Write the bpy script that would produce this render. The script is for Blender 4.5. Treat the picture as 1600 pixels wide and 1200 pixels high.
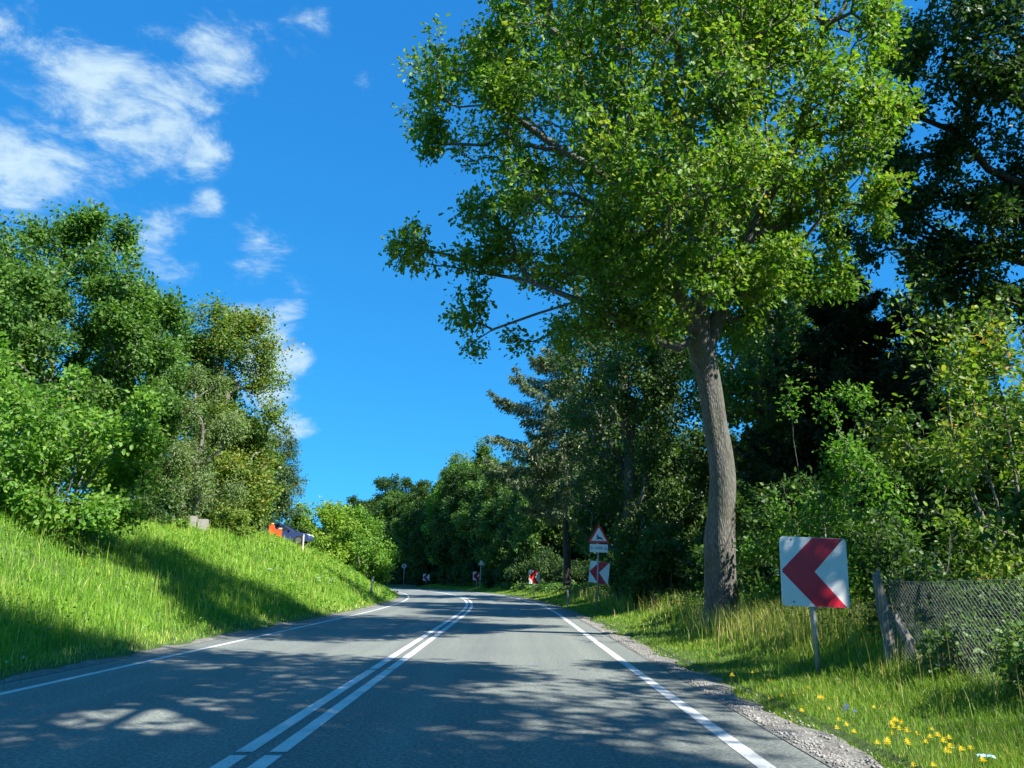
import bpy, bmesh, math, random
import numpy as np
from mathutils import Vector, Matrix

for _o in list(bpy.data.objects):
    bpy.data.objects.remove(_o)
SC = bpy.context.scene
COL = SC.collection
R = math.radians
random.seed(7)
rng = np.random.default_rng(7)

# ------------------------------------------------------------------ camera
F_PX, W_PX = 1220.0, 1600.0
PITCH = math.atan(306.0 / F_PX)
EYE = 1.30
cam = bpy.data.cameras.new("camera")
cam.sensor_width = 36.0
cam.lens = 36.0 * F_PX / W_PX
cam.clip_start, cam.clip_end = 0.05, 3000.0
camo = bpy.data.objects.new("camera", cam)
COL.objects.link(camo)
camo.location = (0, 0, EYE)
camo.rotation_euler = (math.pi / 2 + PITCH, 0, 0)
SC.camera = camo

# ------------------------------------------------------------------ light
SUN_EL, SUN_AZ = R(42), R(130)          # azimuth clockwise from +Y
SUN_STRENGTH, SKY_STRENGTH, EXPOSURE = 5.0, 0.096, 1.28
sun = bpy.data.lights.new("sun", 'SUN')
sun.energy = SUN_STRENGTH
sun.angle = R(0.53)
sun.color = (1.0, 0.95, 0.86)
suno = bpy.data.objects.new("sun", sun)
COL.objects.link(suno)
to_sun = Vector((math.sin(SUN_AZ) * math.cos(SUN_EL), math.cos(SUN_AZ) * math.cos(SUN_EL), math.sin(SUN_EL)))
suno.rotation_euler = to_sun.to_track_quat('Z', 'Y').to_euler()
suno.location = to_sun * 60

vs = SC.view_settings
vs.view_transform = 'Standard'
vs.look = 'None'
vs.exposure = EXPOSURE
vs.gamma = 1.0
SC.render.engine = 'CYCLES'
cy = SC.cycles
cy.max_bounces = 6
cy.diffuse_bounces = 3
cy.glossy_bounces = 2
cy.transmission_bounces = 4
cy.transparent_max_bounces = 6
cy.use_denoising = True
cy.use_adaptive_sampling = True
cy.adaptive_threshold = 0.02
cy.caustics_reflective = False
cy.caustics_refractive = False
SC.render.film_transparent = False


def px_dir(x, y):
    u = -(y - 600.0) / F_PX
    return Vector(((x - 800.0) / F_PX, math.cos(PITCH) - u * math.sin(PITCH), math.sin(PITCH) + u * math.cos(PITCH)))


def at(x, y, t):
    """world point seen at photograph pixel (x, y), t metres along the view axis"""
    return Vector((0, 0, EYE)) + px_dir(x, y) * t


world = bpy.data.worlds.new("World")
SC.world = world
world.use_nodes = True
nt = world.node_tree
nt.nodes.clear()


def N(tree, kind, **kw):
    n = tree.nodes.new(kind)
    for k, v in kw.items():
        if k == 'ins':
            for a, b in v.items():
                n.inputs[a].default_value = b
        else:
            setattr(n, k, v)
    return n


sky = N(nt, 'ShaderNodeTexSky', sky_type='NISHITA', sun_disc=False, sun_elevation=SUN_EL, sun_rotation=SUN_AZ,
        air_density=1.0, dust_density=0.15, ozone_density=2.2, altitude=50)
hsv = N(nt, 'ShaderNodeHueSaturation', ins={'Saturation': 1.45, 'Value': 1.05, 'Hue': 0.492})
nt.links.new(sky.outputs[0], hsv.inputs['Color'])
sep = N(nt, 'ShaderNodeSeparateColor')
nt.links.new(hsv.outputs[0], sep.inputs[0])
comb = N(nt, 'ShaderNodeCombineColor')
for ch, (gk, gp_) in enumerate(((.115, .62), (1.13, .45), (3.25, .28))):      # even summer blue, deepest away from the sun
    pw = N(nt, 'ShaderNodeMath', operation='POWER', ins={1: gp_})
    nt.links.new(sep.outputs[1], pw.inputs[0])
    ml = N(nt, 'ShaderNodeMath', operation='MULTIPLY', ins={1: gk})
    nt.links.new(pw.outputs[0], ml.inputs[0])
    nt.links.new(ml.outputs[0], comb.inputs[ch])
tc = N(nt, 'ShaderNodeTexCoord')
# fair-weather clouds: soft-edged patches of the sky dome broken up by noise
mapn = N(nt, 'ShaderNodeMapping')
mapn.inputs['Scale'].default_value = (1.0, 1.0, 2.0)
mapn.inputs['Rotation'].default_value = (0.25, 0.15, 0.3)
nt.links.new(tc.outputs['Generated'], mapn.inputs['Vector'])
nz = N(nt, 'ShaderNodeTexNoise', ins={'Scale': 11.0, 'Detail': 12.0, 'Roughness': 0.66, 'Distortion': 0.3})
nt.links.new(mapn.outputs[0], nz.inputs['Vector'])
prev = None
CLOUDS = [(150, 125, 85, .9), (235, 190, 90, 1.0), (310, 230, 55, .85), (190, 60, 100, .4), (350, 70, 75, .75), (365, 20, 55, .5),
          (480, 50, 55, .5), (30, 245, 110, .75), (130, 290, 95, .55), (250, 370, 60, .6), (420, 425, 75, .6), (405, 520, 60, .95),
          (430, 575, 45, .8), (440, 675, 45, .8), (60, 90, 110, .5), (325, 310, 30, .6), (565, 128, 18, .32), (20, 20, 55, .6),
          (400, 325, 30, .4), (455, 510, 28, .6), (390, 600, 50, .7), (440, 490, 45, .8), (460, 560, 38, .85), (425, 610, 40, .8), (470, 680, 35, .7), (430, 640, 30, .6), (440, 440, 50, .6), (270, 420, 60, .5), (-200, 150, 200, .6), (-300, 420, 200, .6)]
for (x, y, r, w) in CLOUDS:
    d = px_dir(x, y).normalized()
    dot = N(nt, 'ShaderNodeVectorMath', operation='DOT_PRODUCT')
    nt.links.new(tc.outputs['Generated'], dot.inputs[0])
    dot.inputs[1].default_value = d
    ca = math.cos(1.3 * r / F_PX)
    mr = N(nt, 'ShaderNodeMapRange', ins={'From Min': ca, 'From Max': 1.0, 'To Min': 0.0, 'To Max': w})
    mr.clamp = True
    nt.links.new(dot.outputs['Value'], mr.inputs['Value'])
    if prev is None:
        prev = mr.outputs[0]
    else:
        ad = N(nt, 'ShaderNodeMath', operation='MAXIMUM')
        nt.links.new(prev, ad.inputs[0])
        nt.links.new(mr.outputs[0], ad.inputs[1])
        prev = ad.outputs[0]
nzc = N(nt, 'ShaderNodeMapRange', ins={'From Min': 0.30, 'From Max': 0.70, 'To Min': 0.0, 'To Max': 0.62})
nt.links.new(nz.outputs['Fac'], nzc.inputs['Value'])
am = N(nt, 'ShaderNodeMath', operation='MULTIPLY_ADD', ins={1: 0.66})
nt.links.new(prev, am.inputs[0])
nt.links.new(nzc.outputs[0], am.inputs[2])
cr = N(nt, 'ShaderNodeMapRange', interpolation_type='SMOOTHERSTEP', ins={'From Min': 0.54, 'From Max': 1.14, 'To Min': 0.0, 'To Max': 0.92})
nt.links.new(am.outputs[0], cr.inputs['Value'])
cm = N(nt, 'ShaderNodeMixRGB', ins={'Color2': (3.0, 3.9, 4.4, 1)})
gt = N(nt, 'ShaderNodeMath', operation='GREATER_THAN', ins={1: 0.001})
nt.links.new(prev, gt.inputs[0])
gm = N(nt, 'ShaderNodeMath', operation='MULTIPLY')
nt.links.new(gt.outputs[0], gm.inputs[0])
nt.links.new(cr.outputs[0], gm.inputs[1])
nt.links.new(gm.outputs[0], cm.inputs['Fac'])
nt.links.new(comb.outputs[0], cm.inputs['Color1'])
bg = N(nt, 'ShaderNodeBackground', ins={'Strength': SKY_STRENGTH})
nt.links.new(cm.outputs[0], bg.inputs['Color'])
wo = N(nt, 'ShaderNodeOutputWorld')
nt.links.new(bg.outputs[0], wo.inputs['Surface'])

# ------------------------------------------------------------------ materials


def new_mat(name):
    m = bpy.data.materials.new(name)
    m.use_nodes = True
    t = m.node_tree
    b = t.nodes['Principled BSDF']
    return m, t, b


def ramp(t, stops, fac=None):
    r = t.nodes.new('ShaderNodeValToRGB')
    e = r.color_ramp.elements
    while len(e) < len(stops):
        e.new(0.5)
    for i, (p, c) in enumerate(stops):
        e[i].position = p
        e[i].color = (c[0], c[1], c[2], 1)
    if fac is not None:
        t.links.new(fac, r.inputs[0])
    return r


def leaf_mat(name, stops, trans=0.42, rough=0.5, spec=0.35, tgain=(1.5, 1.6, 0.7), gain=1.55):
    m, t, b = new_mat(name)
    a = N(t, 'ShaderNodeAttribute', attribute_name='tint')
    r = ramp(t, [(p_, tuple(v_ * gain for v_ in c_)) for p_, c_ in stops], a.outputs['Fac'])
    t.links.new(r.outputs[0], b.inputs['Base Color'])
    b.inputs['Roughness'].default_value = rough
    b.inputs['Specular IOR Level'].default_value = spec
    tm = N(t, 'ShaderNodeMixRGB', blend_type='MULTIPLY', ins={'Fac': 1.0, 'Color2': (tgain[0], tgain[1], tgain[2], 1)})
    t.links.new(r.outputs[0], tm.inputs['Color1'])
    tr = N(t, 'ShaderNodeBsdfTranslucent')
    t.links.new(tm.outputs[0], tr.inputs['Color'])
    mx = N(t, 'ShaderNodeMixShader', ins={'Fac': trans})
    t.links.new(b.outputs[0], mx.inputs[1])
    t.links.new(tr.outputs[0], mx.inputs[2])
    t.links.new(mx.outputs[0], t.nodes['Material Output'].inputs['Surface'])
    return m


M = {}
M['oak_leaf'] = leaf_mat('oak_leaf', [(0, (.028, .072, .010)), (.45, (.066, .138, .014)), (.8, (.130, .200, .018)), (1, (.24, .22, .03))])
M['dense_leaf'] = leaf_mat('dense_leaf', [(0, (.030, .072, .018)), (.5, (.058, .125, .022)), (1, (.11, .19, .03))])
M['hazel_leaf'] = leaf_mat('hazel_leaf', [(0, (.045, .11, .014)), (.55, (.08, .175, .02)), (.9, (.14, .22, .03)), (1, (.30, .16, .06))])
M['lime_leaf'] = leaf_mat('lime_leaf', [(0, (.06, .13, .012)), (.5, (.115, .20, .02)), (1, (.20, .26, .03))])
M['beech_leaf'] = leaf_mat('beech_leaf', [(0, (.045, .088, .016)), (.45, (.085, .145, .022)), (.82, (.145, .175, .03)), (1, (.24, .16, .03))])
M['willow_leaf'] = leaf_mat('willow_leaf', [(0, (.06, .105, .035)), (.5, (.105, .155, .058)), (1, (.16, .21, .08))])
M['dark_leaf'] = leaf_mat('dark_leaf', [(0, (.016, .042, .010)), (.5, (.034, .080, .014)), (1, (.075, .14, .022))], trans=.35, gain=1.1)  # darkened green: the shade of the wood is put into the leaf colour
M['wood_leaf'] = leaf_mat('wood_leaf', [(0, (.028, .070, .015)), (.5, (.055, .115, .022)), (.9, (.10, .165, .03)), (1, (.20, .17, .03))], trans=.36, gain=1.4)
M['spruce_leaf'] = leaf_mat('spruce_leaf', [(0, (.010, .026, .012)), (.6, (.022, .045, .018)), (1, (.04, .07, .03))], trans=.12)
M['larch_leaf'] = leaf_mat('larch_leaf', [(0, (.035, .058, .028)), (.6, (.075, .105, .05)), (1, (.13, .145, .07))], trans=.2)
M['pine_leaf'] = leaf_mat('pine_leaf', [(0, (.025, .055, .022)), (.6, (.055, .10, .035)), (1, (.10, .15, .055))], trans=.2)
M['yellow_hazel_leaf'] = leaf_mat('yellow_hazel_leaf', [(0, (.05, .10, .014)), (.5, (.10, .165, .02)), (.85, (.19, .22, .03)), (1, (.32, .17, .04))])
M['bank_grass'] = leaf_mat('bank_grass', [(0, (.055, .135, .012)), (.45, (.10, .195, .02)), (.85, (.18, .255, .035)), (.93, (.26, .28, .06)), (1, (.38, .31, .14))], trans=.42, tgain=(1.35, 1.4, .7), gain=1.95)
M['verge_grass'] = leaf_mat('verge_grass', [(0, (.045, .11, .012)), (.4, (.10, .19, .018)), (.75, (.18, .25, .03)), (.86, (.28, .26, .07)), (1, (.42, .33, .16))], trans=.42, tgain=(1.3, 1.3, .7), gain=1.6)


def bark_mat(name, c1, c2, scale=9.0, stretch=0.22, bump=0.8):
    m, t, b = new_mat(name)
    co = N(t, 'ShaderNodeTexCoord')
    mp = N(t, 'ShaderNodeMapping')
    mp.inputs['Scale'].default_value = (1, 1, stretch)
    t.links.new(co.outputs['Object'], mp.inputs[0])
    n1 = N(t, 'ShaderNodeTexNoise', ins={'Scale': scale, 'Detail': 8.0, 'Roughness': .65, 'Distortion': .6})
    t.links.new(mp.outputs[0], n1.inputs[0])
    v = N(t, 'ShaderNodeTexVoronoi', feature='DISTANCE_TO_EDGE', ins={'Scale': scale * 2.4})
    t.links.new(mp.outputs[0], v.inputs[0])
    mu = N(t, 'ShaderNodeMath', operation='MULTIPLY_ADD', ins={1: 1.1})
    t.links.new(v.outputs['Distance'], mu.inputs[0])
    t.links.new(n1.outputs['Fac'], mu.inputs[2])
    r = ramp(t, [(.28, c1), (.55, [(a + b_) / 2 for a, b_ in zip(c1, c2)]), (.9, c2)], mu.outputs[0])
    n2 = N(t, 'ShaderNodeTexNoise', ins={'Scale': 1.3, 'Detail': 4.0})
    t.links.new(co.outputs['Object'], n2.inputs[0])
    gr = ramp(t, [(.45, (1, 1, 1)), (.75, (.72, .80, .58))], n2.outputs['Fac'])
    mm = N(t, 'ShaderNodeMixRGB', blend_type='MULTIPLY', ins={'Fac': 1.0})
    t.links.new(r.outputs[0], mm.inputs[1])
    t.links.new(gr.outputs[0], mm.inputs[2])
    t.links.new(mm.outputs[0], b.inputs['Base Color'])
    b.inputs['Roughness'].default_value = .9
    bp = N(t, 'ShaderNodeBump', ins={'Strength': bump, 'Distance': .03})
    t.links.new(mu.outputs[0], bp.inputs['Height'])
    t.links.new(bp.outputs[0], b.inputs['Normal'])
    return m


M['oak_bark'] = bark_mat('oak_bark', (.030, .028, .024), (.175, .168, .15))
M['grey_bark'] = bark_mat('grey_bark', (.06, .055, .045), (.2, .185, .16), scale=6)
M['dark_bark'] = bark_mat('dark_bark', (.025, .02, .016), (.09, .075, .06), scale=6)
M['old_wood'] = bark_mat('old_wood', (.09, .08, .07), (.30, .27, .235), scale=14, stretch=.06, bump=.5)


def plain(name, col, rough=.6, metal=0.0, spec=.5, noise=0.0, nscale=6.0, bump=0.0):
    m, t, b = new_mat(name)
    b.inputs['Roughness'].default_value = rough
    b.inputs['Metallic'].default_value = metal
    b.inputs['Specular IOR Level'].default_value = spec
    if noise:
        co = N(t, 'ShaderNodeTexCoord')
        n = N(t, 'ShaderNodeTexNoise', ins={'Scale': nscale, 'Detail': 6.0, 'Roughness': .65})
        t.links.new(co.outputs['Object'], n.inputs[0])
        k = 1 - noise
        r = ramp(t, [(.3, [c * k for c in col]), (.65, col)], n.outputs['Fac'])
        t.links.new(r.outputs[0], b.inputs['Base Color'])
        if bump:
            bp = N(t, 'ShaderNodeBump', ins={'Strength': bump, 'Distance': .01})
            t.links.new(n.outputs['Fac'], bp.inputs['Height'])
            t.links.new(bp.outputs[0], b.inputs['Normal'])
    else:
        b.inputs['Base Color'].default_value = (*col, 1)
    return m


M['sign_white'] = plain('sign_white', (.78, .80, .80), .35, noise=.12, nscale=3.5)
M['sign_red'] = plain('sign_red', (.60, .012, .04), .35, noise=.15, nscale=4)
M['sign_bright_red'] = plain('sign_bright_red', (.62, .03, .02), .35, noise=.08, nscale=4)
M['sign_black'] = plain('sign_black', (.012, .013, .016), .4)
M['sign_grey'] = plain('sign_grey', (.45, .47, .48), .4, noise=.15)
M['galv'] = plain('galv', (.42, .41, .38), .5, .35, noise=.3, nscale=12)
M['bolt'] = plain('bolt', (.18, .18, .19), .4, .8)
M['wire'] = plain('wire', (.33, .35, .34), .45, .3, noise=.3, nscale=20)
M['post_plastic'] = plain('post_plastic', (.26, .27, .26), .5, noise=.3, nscale=8)
M['car_blue'] = plain('car_blue', (.045, .075, .21), .2, .35, .6)
M['car_black'] = plain('car_black', (.012, .012, .013), .6)
M['car_rim'] = plain('car_rim', (.5, .5, .52), .3, .9)
M['car_glass'] = plain('car_glass', (.02, .028, .035), .06, 0, .7)
M['lamp_glass'] = plain('lamp_glass', (.7, .72, .74), .12, 0, .6)
M['orange'] = plain('orange', (.78, .10, .022), .5, noise=.12)
M['cream'] = plain('cream', (.72, .66, .55), .6, noise=.15)
M['concrete'] = plain('concrete', (.30, .29, .26), .85, noise=.35, nscale=9, bump=.4)
M['petal_yellow'] = plain('petal_yellow', (.88, .62, .008), .6)
M['petal_blue'] = plain('petal_blue', (.16, .18, .62), .6)
M['petal_white'] = plain('petal_white', (.70, .72, .66), .6)
M['stem_green'] = plain('stem_green', (.08, .15, .02), .7)
M['litter'] = plain('litter', (.35, .55, .65), .45)
M['pebble'] = plain('pebble', (.36, .34, .31), .9, noise=.5, nscale=5)

# asphalt (uv = lateral offset, chainage)
m, t, b = new_mat('asphalt')
M['asphalt'] = m
uv = N(t, 'ShaderNodeUVMap', uv_map='road')
co = N(t, 'ShaderNodeTexCoord')
n1 = N(t, 'ShaderNodeTexNoise', ins={'Scale': 120.0, 'Detail': 3.0, 'Roughness': .7})
v1 = N(t, 'ShaderNodeTexVoronoi', ins={'Scale': 70.0})
n2 = N(t, 'ShaderNodeTexNoise', ins={'Scale': .55, 'Detail': 5.0, 'Roughness': .6})
n4 = N(t, 'ShaderNodeTexNoise', ins={'Scale': 26.0, 'Detail': 6.0, 'Roughness': .8})
for n in (n1, v1, n2, n4):
    t.links.new(co.outputs['Object'], n.inputs['Vector'])
mp = N(t, 'ShaderNodeMapping')
mp.inputs['Scale'].default_value = (1.6, .035, 1)
t.links.new(uv.outputs[0], mp.inputs[0])
n3 = N(t, 'ShaderNodeTexNoise', ins={'Scale': 1.0, 'Detail': 3.0})
t.links.new(mp.outputs[0], n3.inputs[0])
r1 = ramp(t, [(.25, (.10, .105, .103)), (.5, (.185, .210, .192)), (.75, (.32, .355, .325))], n1.outputs['Fac'])
r2 = ramp(t, [(.0, (.82, .83, .85)), (1, (1.1, 1.08, 1.04))], n2.outputs['Fac'])
r3 = ramp(t, [(.3, (.76, .77, .79)), (.7, (1.12, 1.1, 1.07))], n3.outputs['Fac'])
r4 = ramp(t, [(.0, (1.35, 1.33, 1.28)), (.35, (1, 1, 1)), (1, (.82, .82, .83))], v1.outputs['Distance'])
r5 = ramp(t, [(.34, (.38, .39, .40)), (.5, (.95, .95, .95)), (.66, (1.85, 1.82, 1.76))], n4.outputs['Fac'])
last = r1.outputs[0]
for r in (r2, r3, r4, r5):
    mm = N(t, 'ShaderNodeMixRGB', blend_type='MULTIPLY', ins={'Fac': 1.0})
    t.links.new(last, mm.inputs[1])
    t.links.new(r.outputs[0], mm.inputs[2])
    last = mm.outputs[0]
t.links.new(last, b.inputs['Base Color'])
b.inputs['Roughness'].default_value = .82
bp = N(t, 'ShaderNodeBump', ins={'Strength': .5, 'Distance': .006})
t.links.new(n1.outputs['Fac'], bp.inputs['Height'])
t.links.new(bp.outputs[0], b.inputs['Normal'])

# worn road paint
m, t, b = new_mat('road_paint')
M['road_paint'] = m
co = N(t, 'ShaderNodeTexCoord')
n1 = N(t, 'ShaderNodeTexNoise', ins={'Scale': 60.0, 'Detail': 5.0, 'Roughness': .75})
n2 = N(t, 'ShaderNodeTexNoise', ins={'Scale': 2.2, 'Detail': 3.0})
t.links.new(co.outputs['Object'], n1.inputs[0])
t.links.new(co.outputs['Object'], n2.inputs[0])
ad = N(t, 'ShaderNodeMath', operation='MULTIPLY_ADD', ins={1: .45})
t.links.new(n2.outputs['Fac'], ad.inputs[0])
t.links.new(n1.outputs['Fac'], ad.inputs[2])
r = ramp(t, [(.54, (.20, .205, .20)), (.63, (.52, .53, .51)), (.82, (.70, .70, .68))], ad.outputs[0])
t.links.new(r.outputs[0], b.inputs['Base Color'])
b.inputs['Roughness'].default_value = .65

# gravel shoulder
m, t, b = new_mat('gravel')
M['gravel'] = m
co = N(t, 'ShaderNodeTexCoord')
v = N(t, 'ShaderNodeTexVoronoi', ins={'Scale': 38.0})
n1 = N(t, 'ShaderNodeTexNoise', ins={'Scale': 5.0, 'Detail': 8.0, 'Roughness': .7})
t.links.new(co.outputs['Object'], v.inputs[0])
t.links.new(co.outputs['Object'], n1.inputs[0])
r = ramp(t, [(.2, (.09, .085, .07)), (.5, (.20, .195, .175)), (.75, (.33, .325, .30))], n1.outputs['Fac'])
r2 = ramp(t, [(0, (1.15, 1.15, 1.15)), (.7, (.75, .75, .75))], v.outputs['Distance'])
mm = N(t, 'ShaderNodeMixRGB', blend_type='MULTIPLY', ins={'Fac': 1.0})
t.links.new(r.outputs[0], mm.inputs[1])
t.links.new(r2.outputs[0], mm.inputs[2])
t.links.new(mm.outputs[0], b.inputs['Base Color'])
b.inputs['Roughness'].default_value = .95
bp = N(t, 'ShaderNodeBump', ins={'Strength': .8, 'Distance': .02})
t.links.new(v.outputs['Distance'], bp.inputs['Height'])
t.links.new(bp.outputs[0], b.inputs['Normal'])

# soil with turf / leaf litter
m, t, b = new_mat('soil')
M['soil'] = m
co = N(t, 'ShaderNodeTexCoord')
at_ = N(t, 'ShaderNodeAttribute', attribute_name='forest')
n1 = N(t, 'ShaderNodeTexNoise', ins={'Scale': 3.0, 'Detail': 9.0, 'Roughness': .7})
t.links.new(co.outputs['Object'], n1.inputs[0])
rg = ramp(t, [(.3, (.035, .060, .012)), (.6, (.065, .115, .018)), (.8, (.12, .12, .04))], n1.outputs['Fac'])
rf = ramp(t, [(.3, (.020, .017, .011)), (.6, (.045, .037, .024)), (.8, (.05, .06, .02))], n1.outputs['Fac'])
mx = N(t, 'ShaderNodeMixRGB')
t.links.new(at_.outputs['Fac'], mx.inputs[0])
t.links.new(rg.outputs[0], mx.inputs[1])
t.links.new(rf.outputs[0], mx.inputs[2])
t.links.new(mx.outputs[0], b.inputs['Base Color'])
b.inputs['Roughness'].default_value = .95
bp = N(t, 'ShaderNodeBump', ins={'Strength': .6, 'Distance': .05})
t.links.new(n1.outputs['Fac'], bp.inputs['Height'])
t.links.new(bp.outputs[0], b.inputs['Normal'])

# ------------------------------------------------------------------ helpers


def tag(o, label=None, cat=None, group=None, kind=None):
    if label: o['label'] = label
    if cat: o['category'] = cat
    if group: o['group'] = group
    if kind: o['kind'] = kind
    return o


def empty(name, loc, rz=0.0, label=None, cat=None, group=None, rot=None):
    o = bpy.data.objects.new(name, None)
    o.empty_display_size = .2
    COL.objects.link(o)
    o.location = loc
    o.rotation_euler = rot if rot else (0, 0, rz)
    return tag(o, label, cat, group)


def link(name, mesh, mat, parent=None, loc=None, smooth=False):
    if mat and not mesh.materials:
        mesh.materials.append(mat)
    o = bpy.data.objects.new(name, mesh)
    COL.objects.link(o)
    if parent: o.parent = parent
    if loc is not None: o.location = loc
    if smooth:
        mesh.polygons.foreach_set('use_smooth', [True] * len(mesh.polygons))
    return o


def np_mesh(name, V, loops, sizes, tint=None, smooth=None):
    me = bpy.data.meshes.new(name)
    V = np.ascontiguousarray(V, dtype=np.float32)
    loops = np.ascontiguousarray(loops, dtype=np.int32).ravel()
    sizes = np.asarray(sizes, dtype=np.int32)
    me.vertices.add(len(V))
    me.vertices.foreach_set('co', V.ravel())
    me.loops.add(len(loops))
    me.loops.foreach_set('vertex_index', loops)
    me.polygons.add(len(sizes))
    starts = np.concatenate([[0], np.cumsum(sizes)[:-1]]).astype(np.int32)
    me.polygons.foreach_set('loop_start', starts)
    if smooth is not None:
        me.polygons.foreach_set('use_smooth', np.asarray(smooth, dtype=bool))
    me.update(calc_edges=True)
    if tint is not None:
        a = me.attributes.new('tint', 'FLOAT', 'FACE')
        a.data.foreach_set('value', np.ascontiguousarray(tint, dtype=np.float32))
    return me


def bm_mesh(name, bm):
    me = bpy.data.meshes.new(name)
    bm.normal_update()
    bm.to_mesh(me)
    bm.free()
    return me


def bm_box(bm, c, s, rot=None, bevel=0.0):
    g = bmesh.ops.create_cube(bm, size=1.0)
    vs_ = g['verts']
    mt = Matrix.Translation(c) @ (rot.to_4x4() if rot else Matrix()) @ Matrix.Diagonal((*s, 1))
    bmesh.ops.transform(bm, matrix=mt, verts=vs_)
    if bevel:
        es = list({e for v_ in vs_ for e in v_.link_edges})
        bmesh.ops.bevel(bm, geom=es, offset=bevel, segments=2, affect='EDGES')


def bm_tube(bm, a, b_, r0, r1=None, seg=12):
    a, b_ = Vector(a), Vector(b_)
    r1 = r0 if r1 is None else r1
    d = b_ - a
    g = bmesh.ops.create_cone(bm, cap_ends=True, segments=seg, radius1=r0, radius2=r1, depth=d.length)
    bmesh.ops.transform(bm, matrix=Matrix.Translation((a + b_) / 2) @ d.to_track_quat('Z', 'Y').to_matrix().to_4x4(), verts=g['verts'])


def bm_poly(bm, pts, y0, y1):
    """prism: outline (x, z), extruded from y0 (front) to y1"""
    f = [bm.verts.new((p[0], y0, p[1])) for p in pts]
    k = [bm.verts.new((p[0], y1, p[1])) for p in pts]
    n = len(pts)
    bm.faces.new(f)
    bm.faces.new(k[::-1])
    for i in range(n):
        bm.faces.new((f[i], k[i], k[(i + 1) % n], f[(i + 1) % n]))


def rounded_rect(w, h, r, n=5):
    out = []
    for cx, cz, a0 in ((w / 2 - r, h / 2 - r, 0), (-w / 2 + r, h / 2 - r, 90), (-w / 2 + r, -h / 2 + r, 180), (w / 2 - r, -h / 2 + r, 270)):
        for i in range(n + 1):
            a = R(a0 + 90 * i / n)
            out.append((cx + r * math.cos(a), cz + r * math.sin(a)))
    return out


# ------------------------------------------------------------------ road alignment and terrain
XC, S0, RAD = -1.95, 30.0, 270.0


def to_xy(s, n):
    s = np.asarray(s, float); n = np.asarray(n, float)
    a = np.maximum(s - S0, 0) / RAD
    X = np.where(s < S0, XC + n, XC - RAD + (RAD + n) * np.cos(a))
    Y = np.where(s < S0, s, S0 + (RAD + n) * np.sin(a))
    return X, Y


def to_sn(X, Y):
    X = np.asarray(X, float); Y = np.asarray(Y, float)
    dx, dy = X - (XC - RAD), Y - S0
    s = np.where(Y < S0, Y, S0 + RAD * np.arctan2(dy, dx))
    n = np.where(Y < S0, X - XC, np.hypot(dx, dy) - RAD)
    return s, n


def sst(u):
    u = np.clip(u, 0, 1)
    return u * u * (3 - 2 * u)


def terr(s, n):
    s = np.asarray(s, float); n = np.asarray(n, float)
    dl = np.maximum(-n - 4.72, 0)
    u = np.clip(dl / 8.2, 0, 1)
    hl = 3.55 * (.5 * u + .5 * sst(u)) + .045 * np.clip(dl - 8.2, 0, 60)
    hl = hl + .12 * np.sin(s * .31 + 1.1) * sst(dl / 4) + .06 * np.sin(s * .83 + n * .7) * sst(dl / 3)
    hl = hl + .42 * np.exp(-((s - 50) / 10) ** 2) * sst(dl / 7)
    dr = np.maximum(n - 4.9, 0)
    hr = .46 * sst(dr / 2.8) + .035 * np.clip(dr - 2.4, 0, 60) + .05 * np.sin(s * .6 + n) * sst(dr / 2)
    road = np.where((n > -4.66) & (n < 4.86), -.05, 0.0)
    return hl + hr + road


def terr_xy(x, y):
    s, n = to_sn(x, y)
    return float(terr(s, n))


ss = np.concatenate([np.arange(-120, -6, 6), np.arange(-6, 100, .9), np.arange(100, 200, 3), np.arange(200, 480, 10)])
nn = np.concatenate([np.arange(-250, -40, 14), np.arange(-40, -16, 3), np.arange(-16, -4.7, .55), [-4.72, -4.66, -4.58, 0.0, 4.3, 4.80, 4.86, 4.9], np.arange(5.3, 10, .5), np.arange(10, 40, 3), np.arange(40, 600, 30)])
S_, N_ = np.meshgrid(ss, nn, indexing='ij')
X_, Y_ = to_xy(S_, N_)
Z_ = terr(S_, N_)
V = np.stack([X_, Y_, Z_], -1).reshape(-1, 3)
na, nb = len(ss), len(nn)
ii = (np.arange(na - 1)[:, None] * nb + np.arange(nb - 1)[None, :]).ravel()
loops = np.stack([ii, ii + 1, ii + nb + 1, ii + nb], -1)[:, ::-1]
loops = loops[:, ::-1] if False else np.stack([ii, ii + nb, ii + nb + 1, ii + 1], -1)[:, ::-1]
me = np_mesh('ground', V, loops, np.full(len(ii), 4), smooth=np.ones(len(ii), bool))
fa = me.attributes.new('forest', 'FLOAT', 'POINT')
fa.data.foreach_set('value', np.clip((N_.ravel() - 6.6) / 1.6, 0, 1).astype(np.float32))
ground = tag(link('ground', me, M['soil']), kind='structure')


def strip(name, s_list, n_pairs, z, mat, parent=None, uvname=None):
    s_arr = np.asarray(s_list, float)
    n_arr = np.asarray(n_pairs, float)
    S2, N2 = np.meshgrid(s_arr, n_arr, indexing='ij')
    X2, Y2 = to_xy(S2, N2)
    V2 = np.stack([X2, Y2, np.full_like(X2, z)], -1).reshape(-1, 3)
    a_, b2 = len(s_arr), len(n_arr)
    i2 = (np.arange(a_ - 1)[:, None] * b2 + np.arange(b2 - 1)[None, :]).ravel()
    lp = np.stack([i2, i2 + 1, i2 + b2 + 1, i2 + b2], -1)
    me2 = np_mesh(name, V2, lp, np.full(len(i2), 4))
    if uvname:
        u = me2.uv_layers.new(name=uvname)
        fl = np.stack([N2.ravel(), S2.ravel()], -1)[lp.ravel()]
        u.data.foreach_set('uv', fl.astype(np.float32).ravel())
    o = link(name, me2, mat, parent)
    return o


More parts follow.
